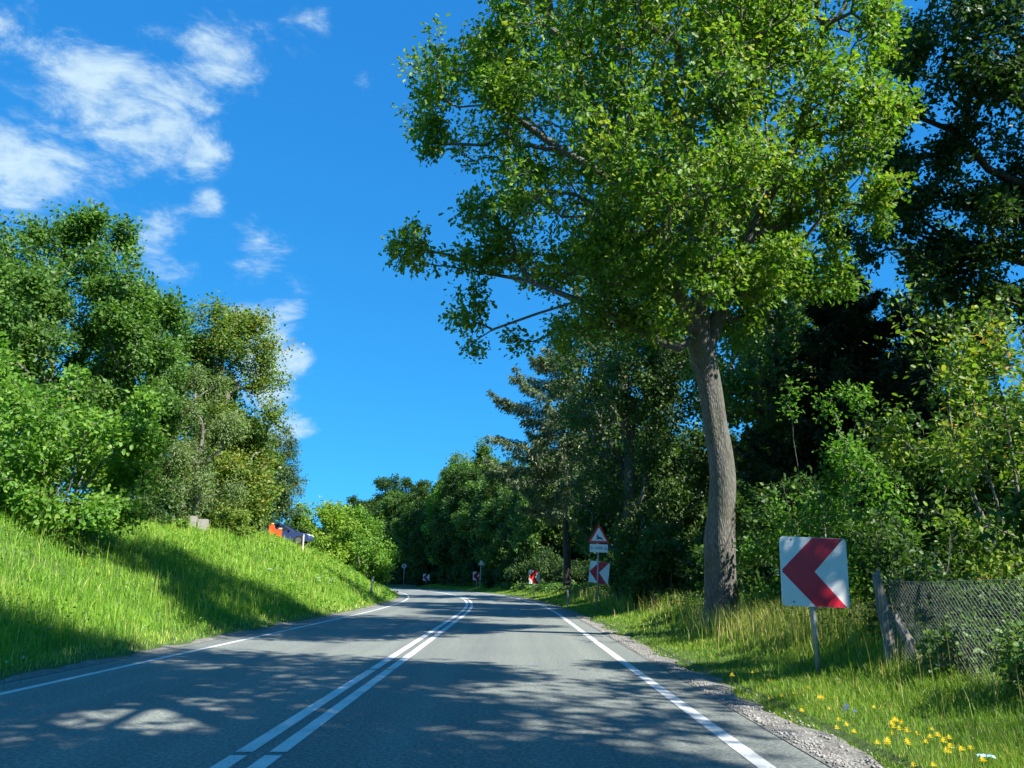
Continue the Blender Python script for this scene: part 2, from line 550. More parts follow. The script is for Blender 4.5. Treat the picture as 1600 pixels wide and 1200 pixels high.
road = strip('road', np.concatenate([np.arange(-60, 30, 2.0), np.arange(30, 300, 1.5)]), [-4.66, -3, 0, 3, 4.26], 0.0, M['asphalt'], uvname='road')
tag(road, kind='structure')
ps = np.concatenate([np.arange(-40, 30, 1.0), np.arange(30, 260, 1.0)])
tag(strip('edge_line', ps, [3.70, 3.83], .004, M['road_paint'], road), 'solid white line along the verge side of the road')
tag(strip('edge_line', ps, [-4.10, -3.98], .004, M['road_paint'], road), 'solid white line along the grassy bank side of the road')


def centre_line(n0, n1):
    # thermoplastic laid in lengths with hairline gaps between them
    cuts = [-30, 6.52, 12.35, 24.3, 36.2, 48.1, 60, 72, 90, 120, 160, 240]
    Vs, Ls = [], []
    c = 0
    for a_, b2 in zip(cuts[:-1], cuts[1:]):
        sa = np.linspace(a_ + .06, b2 - .06, max(2, int((b2 - a_) / 1.0)))
        S2, N2 = np.meshgrid(sa, [n0, n1], indexing='ij')
        X2, Y2 = to_xy(S2, N2)
        Vs.append(np.stack([X2, Y2, np.full_like(X2, .004)], -1).reshape(-1, 3))
        i2 = np.arange(len(sa) - 1) * 2 + c
        Ls.append(np.stack([i2, i2 + 1, i2 + 3, i2 + 2], -1))
        c += len(sa) * 2
    lp = np.concatenate(Ls)
    return link('centre_line', np_mesh('centre_line', np.concatenate(Vs), lp, np.full(len(lp), 4)), M['road_paint'], road)


centre_line(-.20, -.065)
centre_line(.065, .20)

# gravel shoulder on the verge side, thin dusty strip on the bank side; ragged outer edges
def shoulder(name, n_in, n_out, amp, seed):
    r2 = np.random.default_rng(seed)
    sa = np.arange(-10, 140, .22)
    nz_ = np.interp(sa, np.arange(-12, 142, .9), r2.normal(0, 1, len(np.arange(-12, 142, .9))))
    nz_ += .5 * np.interp(sa, np.arange(-12, 142, .3), r2.normal(0, 1, len(np.arange(-12, 142, .3))))
    sgn = 1 if n_out > 0 else -1
    no = n_out + sgn * amp * nz_
    mid = (n_in + no) / 2
    Vs = []
    for nn2, z in ((np.full_like(sa, n_in), .0), (mid, .012), (no, -.02)):
        x, y = to_xy(sa, nn2)
        Vs.append(np.stack([x, y, np.maximum(terr(sa, nn2), 0) + z + .006], -1))
    V2 = np.stack(Vs, 1).reshape(-1, 3)
    k = len(sa)
    i2 = np.arange(k - 1) * 3
    lp = np.concatenate([np.stack([i2 + j, i2 + j + 1, i2 + j + 4, i2 + j + 3], -1) for j in (0, 1)])
    if sgn < 0: lp = lp[:, ::-1]
    o = link(name, np_mesh(name, V2, lp, np.full(len(lp), 4), smooth=np.ones(len(lp), bool)), M['gravel'])
    return tag(o, kind='structure')


shoulder('gravel_shoulder', 4.22, 4.62, .10, 3)
shoulder('dusty_road_edge', -4.62, -4.92, .09, 4)

# loose stones
k = 2600
s_ = 4.5 + 30 * rng.random(k) ** 1.8
n_ = 4.25 + np.abs(rng.normal(0, .17, k))
x, y = to_xy(s_, n_)
sz = rng.uniform(.006, .022, k)
oct_ = np.array([[1, 0, 0], [0, 1, 0], [-1, 0, 0], [0, -1, 0], [0, 0, .7], [0, 0, -.7]], float)
P = np.stack([x, y, np.maximum(terr(s_, n_), 0) + .014], -1)
Vp = (P[:, None] + oct_[None] * sz[:, None, None] * rng.uniform(.6, 1.3, (k, 6, 1))).reshape(-1, 3)
tri = np.array([[0, 1, 4], [1, 2, 4], [2, 3, 4], [3, 0, 4], [1, 0, 5], [2, 1, 5], [3, 2, 5], [0, 3, 5]])
lp = (np.arange(k)[:, None, None] * 6 + tri[None]).reshape(-1, 3)
tag(link('gravel', np_mesh('gravel', Vp, lp, np.full(len(lp), 3)), M['pebble']), 'loose grey stones along the road edge', 'gravel', kind='stuff')

# ------------------------------------------------------------------ vegetation generators
LEAF_SIMPLE = (np.array([[0, 0, 0], [.42, .48, .10], [1, 0, -.06], [.42, -.48, .10]]), [[0, 2, 1], [0, 3, 2]])
LEAF_OAK = (np.array([[0, 0, 0], [.30, .30, .06], [.42, .14, .03], [.66, .34, .07], [1, 0, -.08], [.66, -.34, .07], [.42, -.14, .03], [.30, -.30, .06]]),
            [[0, 4, 3, 2, 1], [0, 7, 6, 5, 4]])
LEAF_OVAL = (np.array([[0, 0, 0], [.28, .30, .06], [.70, .26, .05], [1, 0, -.07], [.70, -.26, .05], [.28, -.30, .06]]), [[0, 3, 2, 1], [0, 5, 4, 3]])


def norm(v):
    return v / np.maximum(np.linalg.norm(v, axis=-1, keepdims=True), 1e-9)


def leaf_mesh(name, P, D, U, size, tint, template):
    """P base points, D pointing directions, U rough normals"""
    T, faces = template
    D = norm(D)
    Wd = norm(np.cross(U, D))
    U = np.cross(D, Wd)
    s = size[:, None, None]
    V = P[:, None] + s * (D[:, None] * T[None, :, 0:1] + Wd[:, None] * T[None, :, 1:2] + U[:, None] * T[None, :, 2:3])
    k = len(T)
    base = np.arange(len(P)) * k
    fl = np.concatenate([np.asarray(f) for f in faces])
    sizes = np.tile([len(f) for f in faces], len(P))
    lp = (base[:, None] + fl[None]).ravel()
    return np_mesh(name, V.reshape(-1, 3), lp, sizes, tint=np.repeat(tint, len(faces)))


def tube_rings(P, r, sides, Vs, Ls, c):
    P = np.asarray(P, float)
    tng = np.gradient(P, axis=0)
    tng = norm(tng)
    ref = np.array([0.0, 0, 1]) if abs(tng[0][2]) < .9 else np.array([1.0, 0, 0])
    u = norm(np.cross(ref, tng[0]))
    ang = np.linspace(0, 2 * math.pi, sides, endpoint=False)
    for i in range(len(P)):
        u = u - tng[i] * np.dot(u, tng[i])
        u = u / max(np.linalg.norm(u), 1e-9)
        w = np.cross(tng[i], u)
        ri = r[i]
        if sides >= 20:     # thick old bole: flutes, swellings and root buttresses
            z = P[i][2]
            ri = ri * (1 + .05 * np.sin(3 * ang + .9 * z) + .035 * np.sin(5 * ang - 1.7 * z) + .025 * np.sin(8 * ang + 2.3 * z)
                       + .22 * np.exp(-max(z, 0) / .45) * np.maximum(np.sin(5 * ang + .6), 0) + .03 * math.sin(2.1 * z))
            ri = ri[:, None]
        Vs.append(P[i] + ri * (np.cos(ang)[:, None] * u + np.sin(ang)[:, None] * w))
    for i in range(len(P) - 1):
        a0 = c + i * sides
        j = np.arange(sides)
        Ls.append(np.stack([a0 + j, a0 + (j + 1) % sides, a0 + sides + (j + 1) % sides, a0 + sides + j], -1))
    return c + len(P) * sides


def clump_points(blobs, n, r2, sub=None, shell=.55, spread=.22):
    """points gathered in clumps inside ellipsoids (cx,cy,cz,rx,ry,rz)"""
    B = np.asarray(blobs, float)
    w = (B[:, 3] * B[:, 4] * B[:, 5]) ** .72
    w /= w.sum()
    out = []
    for b_, wi in zip(B, w):
        k = max(6, int(n * wi))
        ns = max(3, int(k / 16) if sub is None else int(sub * wi) + 2)
        c = norm(r2.normal(size=(ns, 3))) * (r2.random((ns, 1)) ** (1 / 3 * (1 - shell) + .06))
        pick = r2.integers(0, ns, k)
        p = c[pick] + norm(r2.normal(0, 1, (k, 3))) * (r2.random((k, 1)) ** .5 * 1.9 * spread)
        q = np.linalg.norm(p, axis=1, keepdims=True)
        p = np.where(q > 1.12, p / q * 1.12, p)
        out.append(b_[:3] + p * b_[3:6])
    return np.concatenate(out)


def tree_meshes(name, pts, skeletons, r_trunk, seed, bark, leaf, template, leaf_size, per, spread, droop=0.0,
                first_attach=1, alpha=.35, tip_r=.006, trunk_radii=None, sides=12, tint_mu=.45, yellow=0.0, up=.7, bare=0.0, low_cut=None):
    """skeletons: list of polylines; [0] is the trunk, the others begin on nodes already laid.
    Returns trunk mesh, crown mesh."""
    r2 = np.random.default_rng(seed)
    maxn = sum(len(s) for s in skeletons) + 3 * len(pts) + 10
    P = np.zeros((maxn, 3)); par = np.full(maxn, -1); cost = np.zeros(maxn)
    cnt = 0
    trunk_n = 0
    for si, sk in enumerate(skeletons):
        sk = np.asarray(sk, float)
        if si == 0:
            prv = -1
        else:
            prv = int(np.argmin(np.linalg.norm(P[:cnt] - sk[0], axis=1)))
            sk = sk[1:]
        for q in sk:
            P[cnt] = q; par[cnt] = prv
            cost[cnt] = 0 if prv < 0 else cost[prv] + np.linalg.norm(q - P[prv])
            prv = cnt; cnt += 1
        if si == 0: trunk_n = cnt
    start = P[min(first_attach, trunk_n - 1)]
    order = np.argsort(np.linalg.norm(pts - start, axis=1))
    ok = np.zeros(maxn, bool)
    ok[first_attach:cnt] = True
    tips = []
    for o in order:
        p = pts[o]
        d = np.linalg.norm(P[:cnt] - p, axis=1)
        sc = d + alpha * cost[:cnt]
        sc = np.where(ok[:cnt], sc, 1e9)
        # avoid running straight downward from a node far above
        sc = sc + .5 * np.maximum(P[:cnt, 2] - p[2] - .3, 0)
        j = int(np.argmin(sc))
        L = d[j]
        pdir = P[j] - P[par[j]] if par[j] >= 0 else np.array([0, 0, 1.0])
        pdir = pdir / max(np.linalg.norm(pdir), 1e-6)
        prv = j
        nseg = 2 if L < 1.2 else 3
        for q in range(1, nseg):
            f = q / nseg
            mid = P[j] * (1 - f) + p * f + pdir * L * .22 * math.sin(math.pi * f) + r2.normal(0, .06 * L, 3)
            P[cnt] = mid; par[cnt] = prv; ok[cnt] = True
            cost[cnt] = cost[prv] + np.linalg.norm(mid - P[prv])
            prv = cnt; cnt += 1
        P[cnt] = p; par[cnt] = prv; ok[cnt] = True
        cost[cnt] = cost[prv] + np.linalg.norm(p - P[prv])
        tips.append(cnt); cnt += 1
    P = P[:cnt]; par = par[:cnt]
    w = np.zeros(cnt)
    w[tips] = 1
    kids = [[] for _ in range(cnt)]
    for i in range(cnt - 1, 0, -1):     # children always come after parents
        w[par[i]] += w[i]
    for i in range(1, cnt):
        if par[i] >= 0: kids[par[i]].append(i)
    w = np.maximum(w, .6)
    rad = np.maximum(r_trunk * .92 * (w / w.max()) ** (1 / 2.25), tip_r)
    if trunk_radii is not None:
        rad[:trunk_n] = np.maximum(trunk_radii, rad[:trunk_n] * .5)
    else:
        zt = np.arange(trunk_n)
        rad[0] = max(rad[0], r_trunk * 1.25)
    Vs, Ls, c = [], [], 0
    thick = rad > .016
    # chains
    stack = [(0, None)]
    thin = []
    while stack:
        i, pr = stack.pop()
        ch = [i] if pr is None else [pr, i]
        first = pr is not None
        while True:
            ks = kids[ch[-1]]
            ks = [q for q in ks]
            if not ks: break
            ks.sort(key=lambda q: -w[q] if q >= trunk_n or ch[-1] >= trunk_n - 1 else -1e9)
            main = ks[0]
            for q in ks[1:]:
                stack.append((q, ch[-1]))
            ch.append(main)
        rr = rad[ch].copy()
        if first: rr[0] = rr[1]
        m_ = rr > .014
        L = int(np.argmin(m_)) if not m_.all() else len(ch)
        if L >= 2:
            sd = sides if rr[0] > .12 else (8 if rr[0] > .05 else 5)
            pp = P[ch[:L]].copy()
            if rr[0] > .1 and pr is None:
                # densify the trunk and roughen it
                tt = np.linspace(0, L - 1, (L - 1) * 5 + 1)
                base_i = np.clip(np.floor(tt).astype(int), 0, L - 2); f = tt - base_i
                p0 = pp[np.maximum(base_i - 1, 0)]; p1 = pp[base_i]; p2 = pp[base_i + 1]; p3 = pp[np.minimum(base_i + 2, L - 1)]
                f_ = f[:, None]
                pp = .5 * ((2 * p1) + (-p0 + p2) * f_ + (2 * p0 - 5 * p1 + 4 * p2 - p3) * f_ ** 2 + (-p0 + 3 * p1 - 3 * p2 + p3) * f_ ** 3)
                rr2 = np.interp(tt, np.arange(L), rr[:L])
                c = tube_rings(pp, rr2, sd, Vs, Ls, c)
            else:
                c = tube_rings(pp, rr[:L], sd, Vs, Ls, c)
        for q in range(max(L, 1), len(ch)):
            thin.append((ch[q - 1], ch[q]))
    V = np.concatenate(Vs) if Vs else np.zeros((0, 3))
    loops4 = np.concatenate(Ls) if Ls else np.zeros((0, 4), int)
    if thin:
        E_ = np.asarray(thin)
        a, b_ = P[E_[:, 0]], P[E_[:, 1]]
        dr = norm(b_ - a)
        ref = np.where(np.abs(dr[:, 2:3]) < .9, np.array([[0, 0, 1.0]]), np.array([[1.0, 0, 0]]))
        u = norm(np.cross(ref, dr)); w2 = np.cross(dr, u)
        rr = rad[E_[:, 1]][:, None]
        tv = []
        for base in (a, b_):
            for q in range(3):
                an = 2 * math.pi * q / 3
                tv.append(base + rr * (math.cos(an) * u + math.sin(an) * w2))
        tv = np.stack(tv, 1)
        b0 = len(V) + np.arange(len(E_)) * 6
        lq = np.concatenate([np.stack([b0 + q, b0 + (q + 1) % 3, b0 + 3 + (q + 1) % 3, b0 + 3 + q], -1) for q in range(3)])
        V = np.concatenate([V, tv.reshape(-1, 3)])
        loops4 = np.concatenate([loops4, lq])
    # roughen thick wood
    trunk_me = np_mesh(name + '_trunk', V, loops4, np.full(len(loops4), 4), smooth=np.ones(len(loops4), bool))
    # leaves
    tp = P[tips]
    keep = r2.random(len(tp)) >= bare
    tp = tp[keep]
    td = norm(P[tips] - P[par[tips]])[keep]
    k = len(tp)
    cl_t = r2.normal(0, .16, k)
    cen = tp.mean(0)
    per_n = np.maximum(2, r2.poisson(per, k))
    idx = np.repeat(np.arange(k), per_n)
    nL = len(idx)
    offs = norm(r2.normal(0, 1, (nL, 3))) * (r2.random((nL, 1)) ** .75 * 1.85 * spread)
    pos = tp[idx] + offs - td[idx] * (r2.random((nL, 1)) * spread * 2.2)
    pos[:, 2] -= np.abs(r2.normal(0, 1, nL)) * droop
    if low_cut is not None:
        pos[:, 2] = np.maximum(pos[:, 2], low_cut)
    outw = norm(pos - cen)
    D = norm(td[idx] * .7 + norm(offs) * .9 + r2.normal(0, .45, (nL, 3)) + np.array([0, 0, -.25 - 3.0 * min(droop, .3)]))
    U = norm(np.array([0, 0, up]) + outw * .45 + r2.normal(0, .55, (nL, 3)))
    size = leaf_size * r2.uniform(.5, 1.35, nL)
    tint = np.clip(tint_mu + cl_t[idx] + r2.normal(0, .14, nL), 0, .88)
    if yellow:
        yc = r2.random(k) < yellow
        tint = np.where(yc[idx] & (r2.random(nL) < .6), r2.uniform(.86, 1.0, nL), tint)
    crown_me = leaf_mesh(name + '_crown', pos, D, U, size, tint, template)
    trunk_me.materials.append(bark)
    crown_me.materials.append(leaf)
    return trunk_me, crown_me


def place_tree(name, loc, tm, cm, label, cat, group=None, rz=0.0, scale=1.0, stem='trunk'):
    e = empty(name, loc, rz, label, cat, group)
    e.scale = (scale, scale, scale)
    link(stem, tm, None, e)
    link('crown', cm, None, e)
    return e


def broadleaf(name, loc, height, rad, label, cat='tree', leaf='dense_leaf', bark='grey_bark', n=700, per=26, leaf_size=.16, seed=1,
              clear=.25, spread=None, lean=(0, 0), group=None, blobs=None, template=LEAF_SIMPLE, r_trunk=None, droop=0.0, tint_mu=.45,
              yellow=0.0, bare=0.0, shell=.55, up=.7, rz=0.0, sub=None, clspread=.2, flat=1.0):
    """A tree whose crown is built of several overlapping lobes."""
    r2 = np.random.default_rng(seed)
    H = height
    if blobs is None:
        blobs = []
        zc = H * (clear + 1) / 2
        hz = H * (1 - clear) / 2
        blobs.append((0, 0, zc, rad * .78, rad * .78, hz * .95))
        for q in range(9):
            a = q * 2.4 + r2.uniform(-.4, .4)
            zz = r2.uniform(-.8, .75)
            rr = rad * (1 - .55 * zz * zz) * r2.uniform(.45, .75) * (1 if zz < .2 else .72)
            k = r2.uniform(.32, .5)
            blobs.append((math.cos(a) * rr, math.sin(a) * rr, zc + hz * zz, rad * k, rad * k, min(rad * k * .8, hz * .5) * flat))
        for q in range(3):
            a = r2.uniform(0, 6.28); rr = rad * r2.uniform(.05, .35)
            blobs.append((math.cos(a) * rr, math.sin(a) * rr, H * r2.uniform(.86, .98), rad * .24, rad * .24, H * .07))
    pts = clump_points(blobs, n, r2, sub=sub, shell=shell, spread=clspread)
    pts[:, 2] = np.maximum(pts[:, 2], .25)
    zt = H * (clear * .8 + .5)
    tr = [(lean[0] * f ** 1.5, lean[1] * f ** 1.5, zt * f) for f in np.linspace(0, 1, 7)]
    tr = [tuple(np.asarray(q) + np.append(r2.normal(0, .02 * rad, 2), 0) * (i > 0)) for i, q in enumerate(tr)]
    fa_ = max(1, int(7 * clear * H * .8 / zt))
    tm, cm = tree_meshes(name, pts, [tr], r_trunk or H * .018, seed + 50, M[bark], M[leaf], template, leaf_size, per,
                         spread or rad * .07, droop=droop, first_attach=fa_, tint_mu=tint_mu, yellow=yellow, bare=bare, up=up)
    e = place_tree(name, loc, tm, cm, label, cat, group, rz)
    return e


def shrub(name, loc, height, rad, label, cat='shrub', leaf='hazel_leaf', n=380, per=26, leaf_size=.1, seed=1, group=None, template=LEAF_OVAL,
          stems=5, spread=None, tint_mu=.5, yellow=0.0, ry=None, droop=.02, up=.6, blobs=None, tall=0, bark='grey_bark'):
    r2 = np.random.default_rng(seed)
    ry = ry or rad
    if blobs is None:
        blobs = [(0, 0, height * .5, rad * .85, ry * .85, height * .48)]
        for q in range(8):
            a = q * 2.4 + r2.uniform(-.3, .3); rr = r2.uniform(.45, .72)
            z = height * r2.uniform(.18, .82)
            kk = r2.uniform(.28, .45)
            blobs.append((math.cos(a) * rad * rr, math.sin(a) * ry * rr, z, rad * kk, ry * kk, height * kk * .6))
        for q in range(6):
            a = q * 1.05 + .4
            blobs.append((math.cos(a) * rad * .62, math.sin(a) * ry * .62, height * .13, rad * .34, ry * .34, height * .14))
    for q in range(tall if len(blobs) > 8 else 0):
            a = r2.uniform(0, 6.28); rr = r2.uniform(0, .7)
            blobs.append((math.cos(a) * rad * rr, math.sin(a) * ry * rr, height * r2.uniform(.95, 1.12), rad * .1, ry * .1, height * .13))
    pts = clump_points(blobs, n, r2, shell=.5, spread=.22)
    pts[:, 2] = np.maximum(pts[:, 2], .12)
    sk = [[(0, 0, -.1), (0, 0, .12), (r2.normal(0, .05), r2.normal(0, .05), height * .3), (0, 0, height * .55)]]
    for q in range(stems):
        a = q * 6.28 / stems + r2.uniform(-.3, .3)
        sk.append([(0, 0, .12), (math.cos(a) * rad * .2, math.sin(a) * ry * .2, height * .22), (math.cos(a) * rad * .38, math.sin(a) * ry * .38, height * .48),
                   (math.cos(a) * rad * .46, math.sin(a) * ry * .46, height * .68)])
    tm, cm = tree_meshes(name, pts, sk, .022 + height * .012, seed + 9, M[bark], M[leaf], template, leaf_size, per, spread or .13,
                         droop=droop, first_attach=1, tint_mu=tint_mu, yellow=yellow, up=up)
    return place_tree(name, loc, tm, cm, label, cat, group, stem='stem')


def conifer(name, loc, height, rad, label, leaf='spruce_leaf', seed=1, clear=.12, whorls=26, arms=6, droop=.25, needle=.22, dens=24, group=None,
            uplift=.15, irregular=.25, bark='dark_bark', hang=.0, fan=.5, top_bare=0.0, taper=.85, thin=.05):
    r2 = np.random.default_rng(seed)
    Vs, Ls, c = [], [], 0
    zz = np.linspace(-.3, height, 14)
    c = tube_rings(np.stack([.04 * np.sin(zz), .04 * np.cos(zz * .7), zz], -1), np.maximum(height * .016 * (1 - zz / height), .012), 8, Vs, Ls, c)
    Pp, Dd, Tt = [], [], []
    for wi in range(whorls):
        f = wi / (whorls - 1)
        z0 = height * (clear + (1 - clear) * f * .985)
        Lb = rad * ((1 - f) ** taper * .95 + .05)
        if f < .12: Lb *= .75 + 2 * f
        for q in range(arms):
            a = r2.uniform(0, 6.28)
            L = Lb * r2.uniform(1 - irregular * 1.3, 1 + irregular * .6)
            if r2.random() < .08: continue
            u = np.linspace(0, 1, 6)
            x = L * u
            z = z0 + L * (uplift * u - droop * np.sin(u * 2.2) * .8 + droop * .55 * u ** 3)
            br = np.stack([np.cos(a) * x, np.sin(a) * x, z], -1) + r2.normal(0, .02 * L, (6, 3)) * u[:, None]
            c = tube_rings(br, .006 + height * .0016 * (L / rad) * (1 - u * .9), 4, Vs, Ls, c)
            k = max(6, int(dens * L))
            uu = r2.random(k) ** .7
            pos = np.stack([np.interp(uu, u, br[:, i]) for i in range(3)], -1)
            side = np.array([-math.sin(a), math.cos(a), 0])
            off = r2.normal(0, 1, k) * L * .13 * fan * 2 * (1.05 - uu)
            pos = pos + side * off[:, None]
            pos[:, 2] -= np.abs(off) * .25 + np.abs(r2.normal(0, 1, k)) * (hang + thin)
            fw = np.array([math.cos(a), math.sin(a), -.15])
            dd = norm(fw[None] * .8 + side[None] * np.sign(off)[:, None] * .75 + r2.normal(0, .35, (k, 3)) + np.array([0, 0, -hang * 3]))
            Pp.append(pos); Dd.append(dd); Tt.append(np.full(k, r2.normal(0, .1)))
    P = np.concatenate(Pp); D = np.concatenate(Dd); T0 = np.concatenate(Tt)
    # each spray is a little tuft of narrow blades
    rep = 3
    P = np.repeat(P, rep, 0) + r2.normal(0, needle * .22, (len(P) * rep, 3)); D = norm(np.repeat(D, rep, 0) + r2.normal(0, .35, (len(D) * rep, 3)))
    U = norm(np.array([0, 0, 1.0]) + r2.normal(0, .45, P.shape))
    tint = np.clip(.5 + np.repeat(T0, rep) + r2.normal(0, .18, len(P)), 0, 1)
    T, fc = LEAF_SIMPLE
    cm = leaf_mesh(name + '_crown', P, D, U, needle * r2.uniform(.6, 1.3, len(P)), tint, (T * np.array([1, .34, .6]), fc))
    lp = np.concatenate(Ls)
    tm = np_mesh(name + '_trunk', np.concatenate(Vs), lp, np.full(len(lp), 4), smooth=np.ones(len(lp), bool))
    tm.materials.append(M[bark]); cm.materials.append(M[leaf])
    return place_tree(name, loc, tm, cm, label, 'tree', group, 0)


def gp(x, y, dz=-.05):
    return Vector((x, y, terr_xy(x, y) + dz))


# ------------------------------------------------------------------ the big roadside oak
TB = 18.0
OAK = gp(*at(1128, 925, TB).xy[:], -.15)
px = TB / F_PX


def oak_pt(x, y, dt=0.0):
    return np.array(at(x, y, TB + dt) - OAK)


def oak_blobs(rows):
    out = []
    for (x, y, rx, ry, dt, rd) in rows:
        p = oak_pt(x, y, dt)
        k = (TB + dt) / F_PX
        out.append((*p, rx * k, rd, ry * k))
    return out


rows = [(735, 95, 95, 85, -.5, 1.4), (690, 190, 55, 50, 0, .9), (850, 60, 120, 110, -1.5, 2.0), (990, 60, 140, 110, -2.6, 2.2), (1130, 60, 140, 120, -2.4, 2.4),
        (1270, 80, 120, 110, -1, 2.2), (1375, 60, 60, 70, 0, 1.5), (840, 190, 90, 60, -1.5, 1.6), (960, 200, 130, 90, -3.0, 2.0), (1110, 220, 130, 100, -3.0, 2.2),
        (1250, 210, 110, 80, -1.2, 2.0), (770, 320, 90, 60, -.8, 1.6), (890, 330, 120, 80, -2.4, 1.8), (1030, 350, 120, 80, -2.8, 1.8), (1160, 350, 95, 75, -1.6, 1.9),
        (1270, 330, 60, 60, .4, 1.6), (690, 400, 70, 45, -.3, 1.2), (790, 440, 90, 50, -.6, 1.5), (750, 495, 55, 35, 0, 1.0), (900, 450, 100, 50, -1.2, 1.6), (1020, 460, 70, 40, -1.5, 1.4),
        (640, 415, 32, 22, 0, .6), (735, 535, 28, 20, 0, .6), (1195, 430, 60, 40, 0, 1.2),
        (1330, 190, 70, 60, 0, 1.6), (1300, 260, 60, 50, 0, 1.5), (1250, 400, 70, 45, .4, 1.5), (1320, 370, 50, 35, .8, 1.2), (980, 520, 70, 28, .5, 1.3), (1100, 470, 60, 40, 1.0, 1.5), (860, 520, 60, 30, .3, 1.2), (1180, 490, 50, 30, 1.0, 1.3),
        (1190, 420, 70, 50, -.6, 1.5), (1245, 465, 60, 38, .3, 1.3), (1310, 440, 60, 38, .8, 1.3), (1355, 300, 55, 50, .5, 1.3), (1160, 505, 45, 28, .5, 1.0), (1090, 430, 85, 45, -2.0, 1.2), (1000, 500, 60, 30, -1.2, 1.0), (1385, 150, 45, 60, 0, 1.3),
        (1040, 420, 160, 60, 1.5, 1.6), (860, 400, 140, 60, 1.5, 1.6), (900, 130, 260, 150, 3.0, 1.8), (1160, 150, 230, 160, 3.2, 1.8), (940, 340, 210, 100, 2.8, 1.6), (1170, 320, 130, 100, 2.8, 1.6),
        (880, -110, 170, 120, 0, 3.2), (1080, -140, 200, 150, 0, 3.6), (1260, -90, 140, 120, 0, 3.0)]
ob = oak_blobs(rows)
r_o = np.random.default_rng(11)
opts = clump_points(ob, 5400, r_o, shell=.35, spread=.27)
trunk_px = [(1128, 985, 31), (1128, 940, 27), (1127, 890, 25), (1125, 845, 27), (1127, 800, 23), (1128, 740, 20.5), (1117, 660, 19.5), (1108, 600, 19.5), (1099, 560, 20), (1093, 520, 17.5), (1094, 470, 16), (1098, 400, 13), (1090, 320, 11), (1078, 220, 9)]
tr = [oak_pt(x, y) for x, y, r in trunk_px]
trad = np.array([r for x, y, r in trunk_px]) * px * .92


def limb(pl):
    return [oak_pt(x, y, d) for x, y, d in pl]


sk = [tr,
      limb([(1090, 540, 0), (1060, 545, -.3), (1015, 525, -.6), (965, 500, -.9), (905, 470, -1.2), (830, 440, -1.0), (750, 425, -.6), (690, 415, -.3)]),
      limb([(1094, 545, 0), (1128, 480, .2), (1140, 430, .4), (1172, 370, .5), (1200, 310, .4), (1240, 230, 0), (1270, 140, -.3), (1290, 40, -.4)]),
      limb([(1092, 500, 0), (1050, 440, -.8), (1030, 380, -1.3), (985, 300, -1.6), (960, 245, -1.8), (920, 150, -1.8), (880, 60, -1.6)]),
      limb([(1094, 470, 0), (1110, 400, -1.2), (1120, 300, -2.0), (1130, 200, -2.2), (1150, 60, -2.0)]),
      limb([(985, 300, -1.6), (930, 265, -1.4), (870, 230, -1.2), (800, 180, -.8), (730, 120, -.5)]),
      limb([(1030, 380, -1.3), (960, 350, -1.6), (880, 330, -1.8), (790, 320, -1.0)]),
      limb([(1098, 400, 0), (1060, 300, 1.6), (1000, 200, 2.6), (950, 80, 2.6)]),
      limb([(1140, 430, .4), (1190, 350, 1.8), (1200, 240, 2.8), (1190, 100, 2.8)]),
      limb([(1172, 370, .5), (1225, 350, .6), (1290, 320, .6)]),
      limb([(905, 470, -1.2), (840, 490, -.8), (770, 515, -.3), (738, 535, 0)])]
otm, ocm = tree_meshes('oak_tree', opts, sk, .34, 21, M['oak_bark'], M['oak_leaf'], LEAF_OAK, .118, 25, .165, first_attach=8, alpha=.28, tip_r=.007,
                       trunk_radii=trad, sides=28, tint_mu=.5, yellow=.02, up=.8, bare=.04)
place_tree('oak_tree', OAK, otm, ocm, 'large oak with a thick bare grey trunk beside the road, behind the nearest chevron board', 'tree')

exec_veg = True
# ------------------------------------------------------------------ second oak, its trunk beyond the picture edge
T2 = gp(19.5, 24.0)


def blob2(rows, base, tt):
    out = []
    for (x, y, rx, ry, dt, rd) in rows:
        p = np.array(at(x, y, tt + dt) - base); k = (tt + dt) / F_PX
        out.append((*p, rx * k, rd, ry * k))
    return out


b2 = blob2([(1490, 50, 90, 80, 0, 2.2), (1570, 120, 90, 90, -1, 2.4), (1430, 190, 50, 50, 0, 1.4), (1400, 270, 45, 40, .5, 1.2), (1500, 170, 70, 60, 0, 1.8), (1480, 330, 70, 45, .5, 1.6),
            (1570, 350, 80, 60, 0, 2.0), (1420, 110, 50, 50, 0, 1.4), (1345, 370, 55, 32, 1, 1.3), (1390, 290, 50, 35, .6, 1.3), (1500, 470, 90, 30, 1.5, 1.6), (1590, 480, 70, 40, 0, 1.8), (1400, 340, 50, 40, 1, 1.4), (1440, 260, 50, 40, 0.5, 1.4), (1480, 440, 60, 35, 0.5, 1.4), (1440, 395, 50, 30, 1, 1.4), (1540, 420, 90, 40, 1, 1.8), (1640, 250, 90, 110, 0, 2.6), (1680, 60, 130, 120, 0, 3.0), (1600, -60, 160, 80, 0, 3),
            (1750, 380, 120, 100, 0, 3), (1850, 150, 140, 180, 0, 3.4), (1760, -40, 150, 110, 0, 3.2)], T2, 23.5)
p2 = clump_points(b2, 2700, np.random.default_rng(31), shell=.35, spread=.24)
z2 = lambda x, y, dt=0: np.array(at(x, y, 23.5 + dt) - T2)
sk2 = [[(0, 0, 0), (0, 0, 1.5), (.1, 0, 3), (.05, .1, 5), (-.2, 0, 7), (-.3, 0, 9), (-.3, 0, 11.5), (-.2, 0, 14)],
       [(-.2, 0, 7), z2(1680, 330), z2(1600, 290), z2(1545, 265), z2(1520, 235), z2(1490, 205), z2(1440, 185)],
       [(-.3, 0, 9), z2(1640, 210), z2(1580, 150), z2(1520, 90), z2(1480, 40)],
       [(-.1, .05, 6), z2(1640, 420), z2(1560, 400), z2(1480, 395)]]
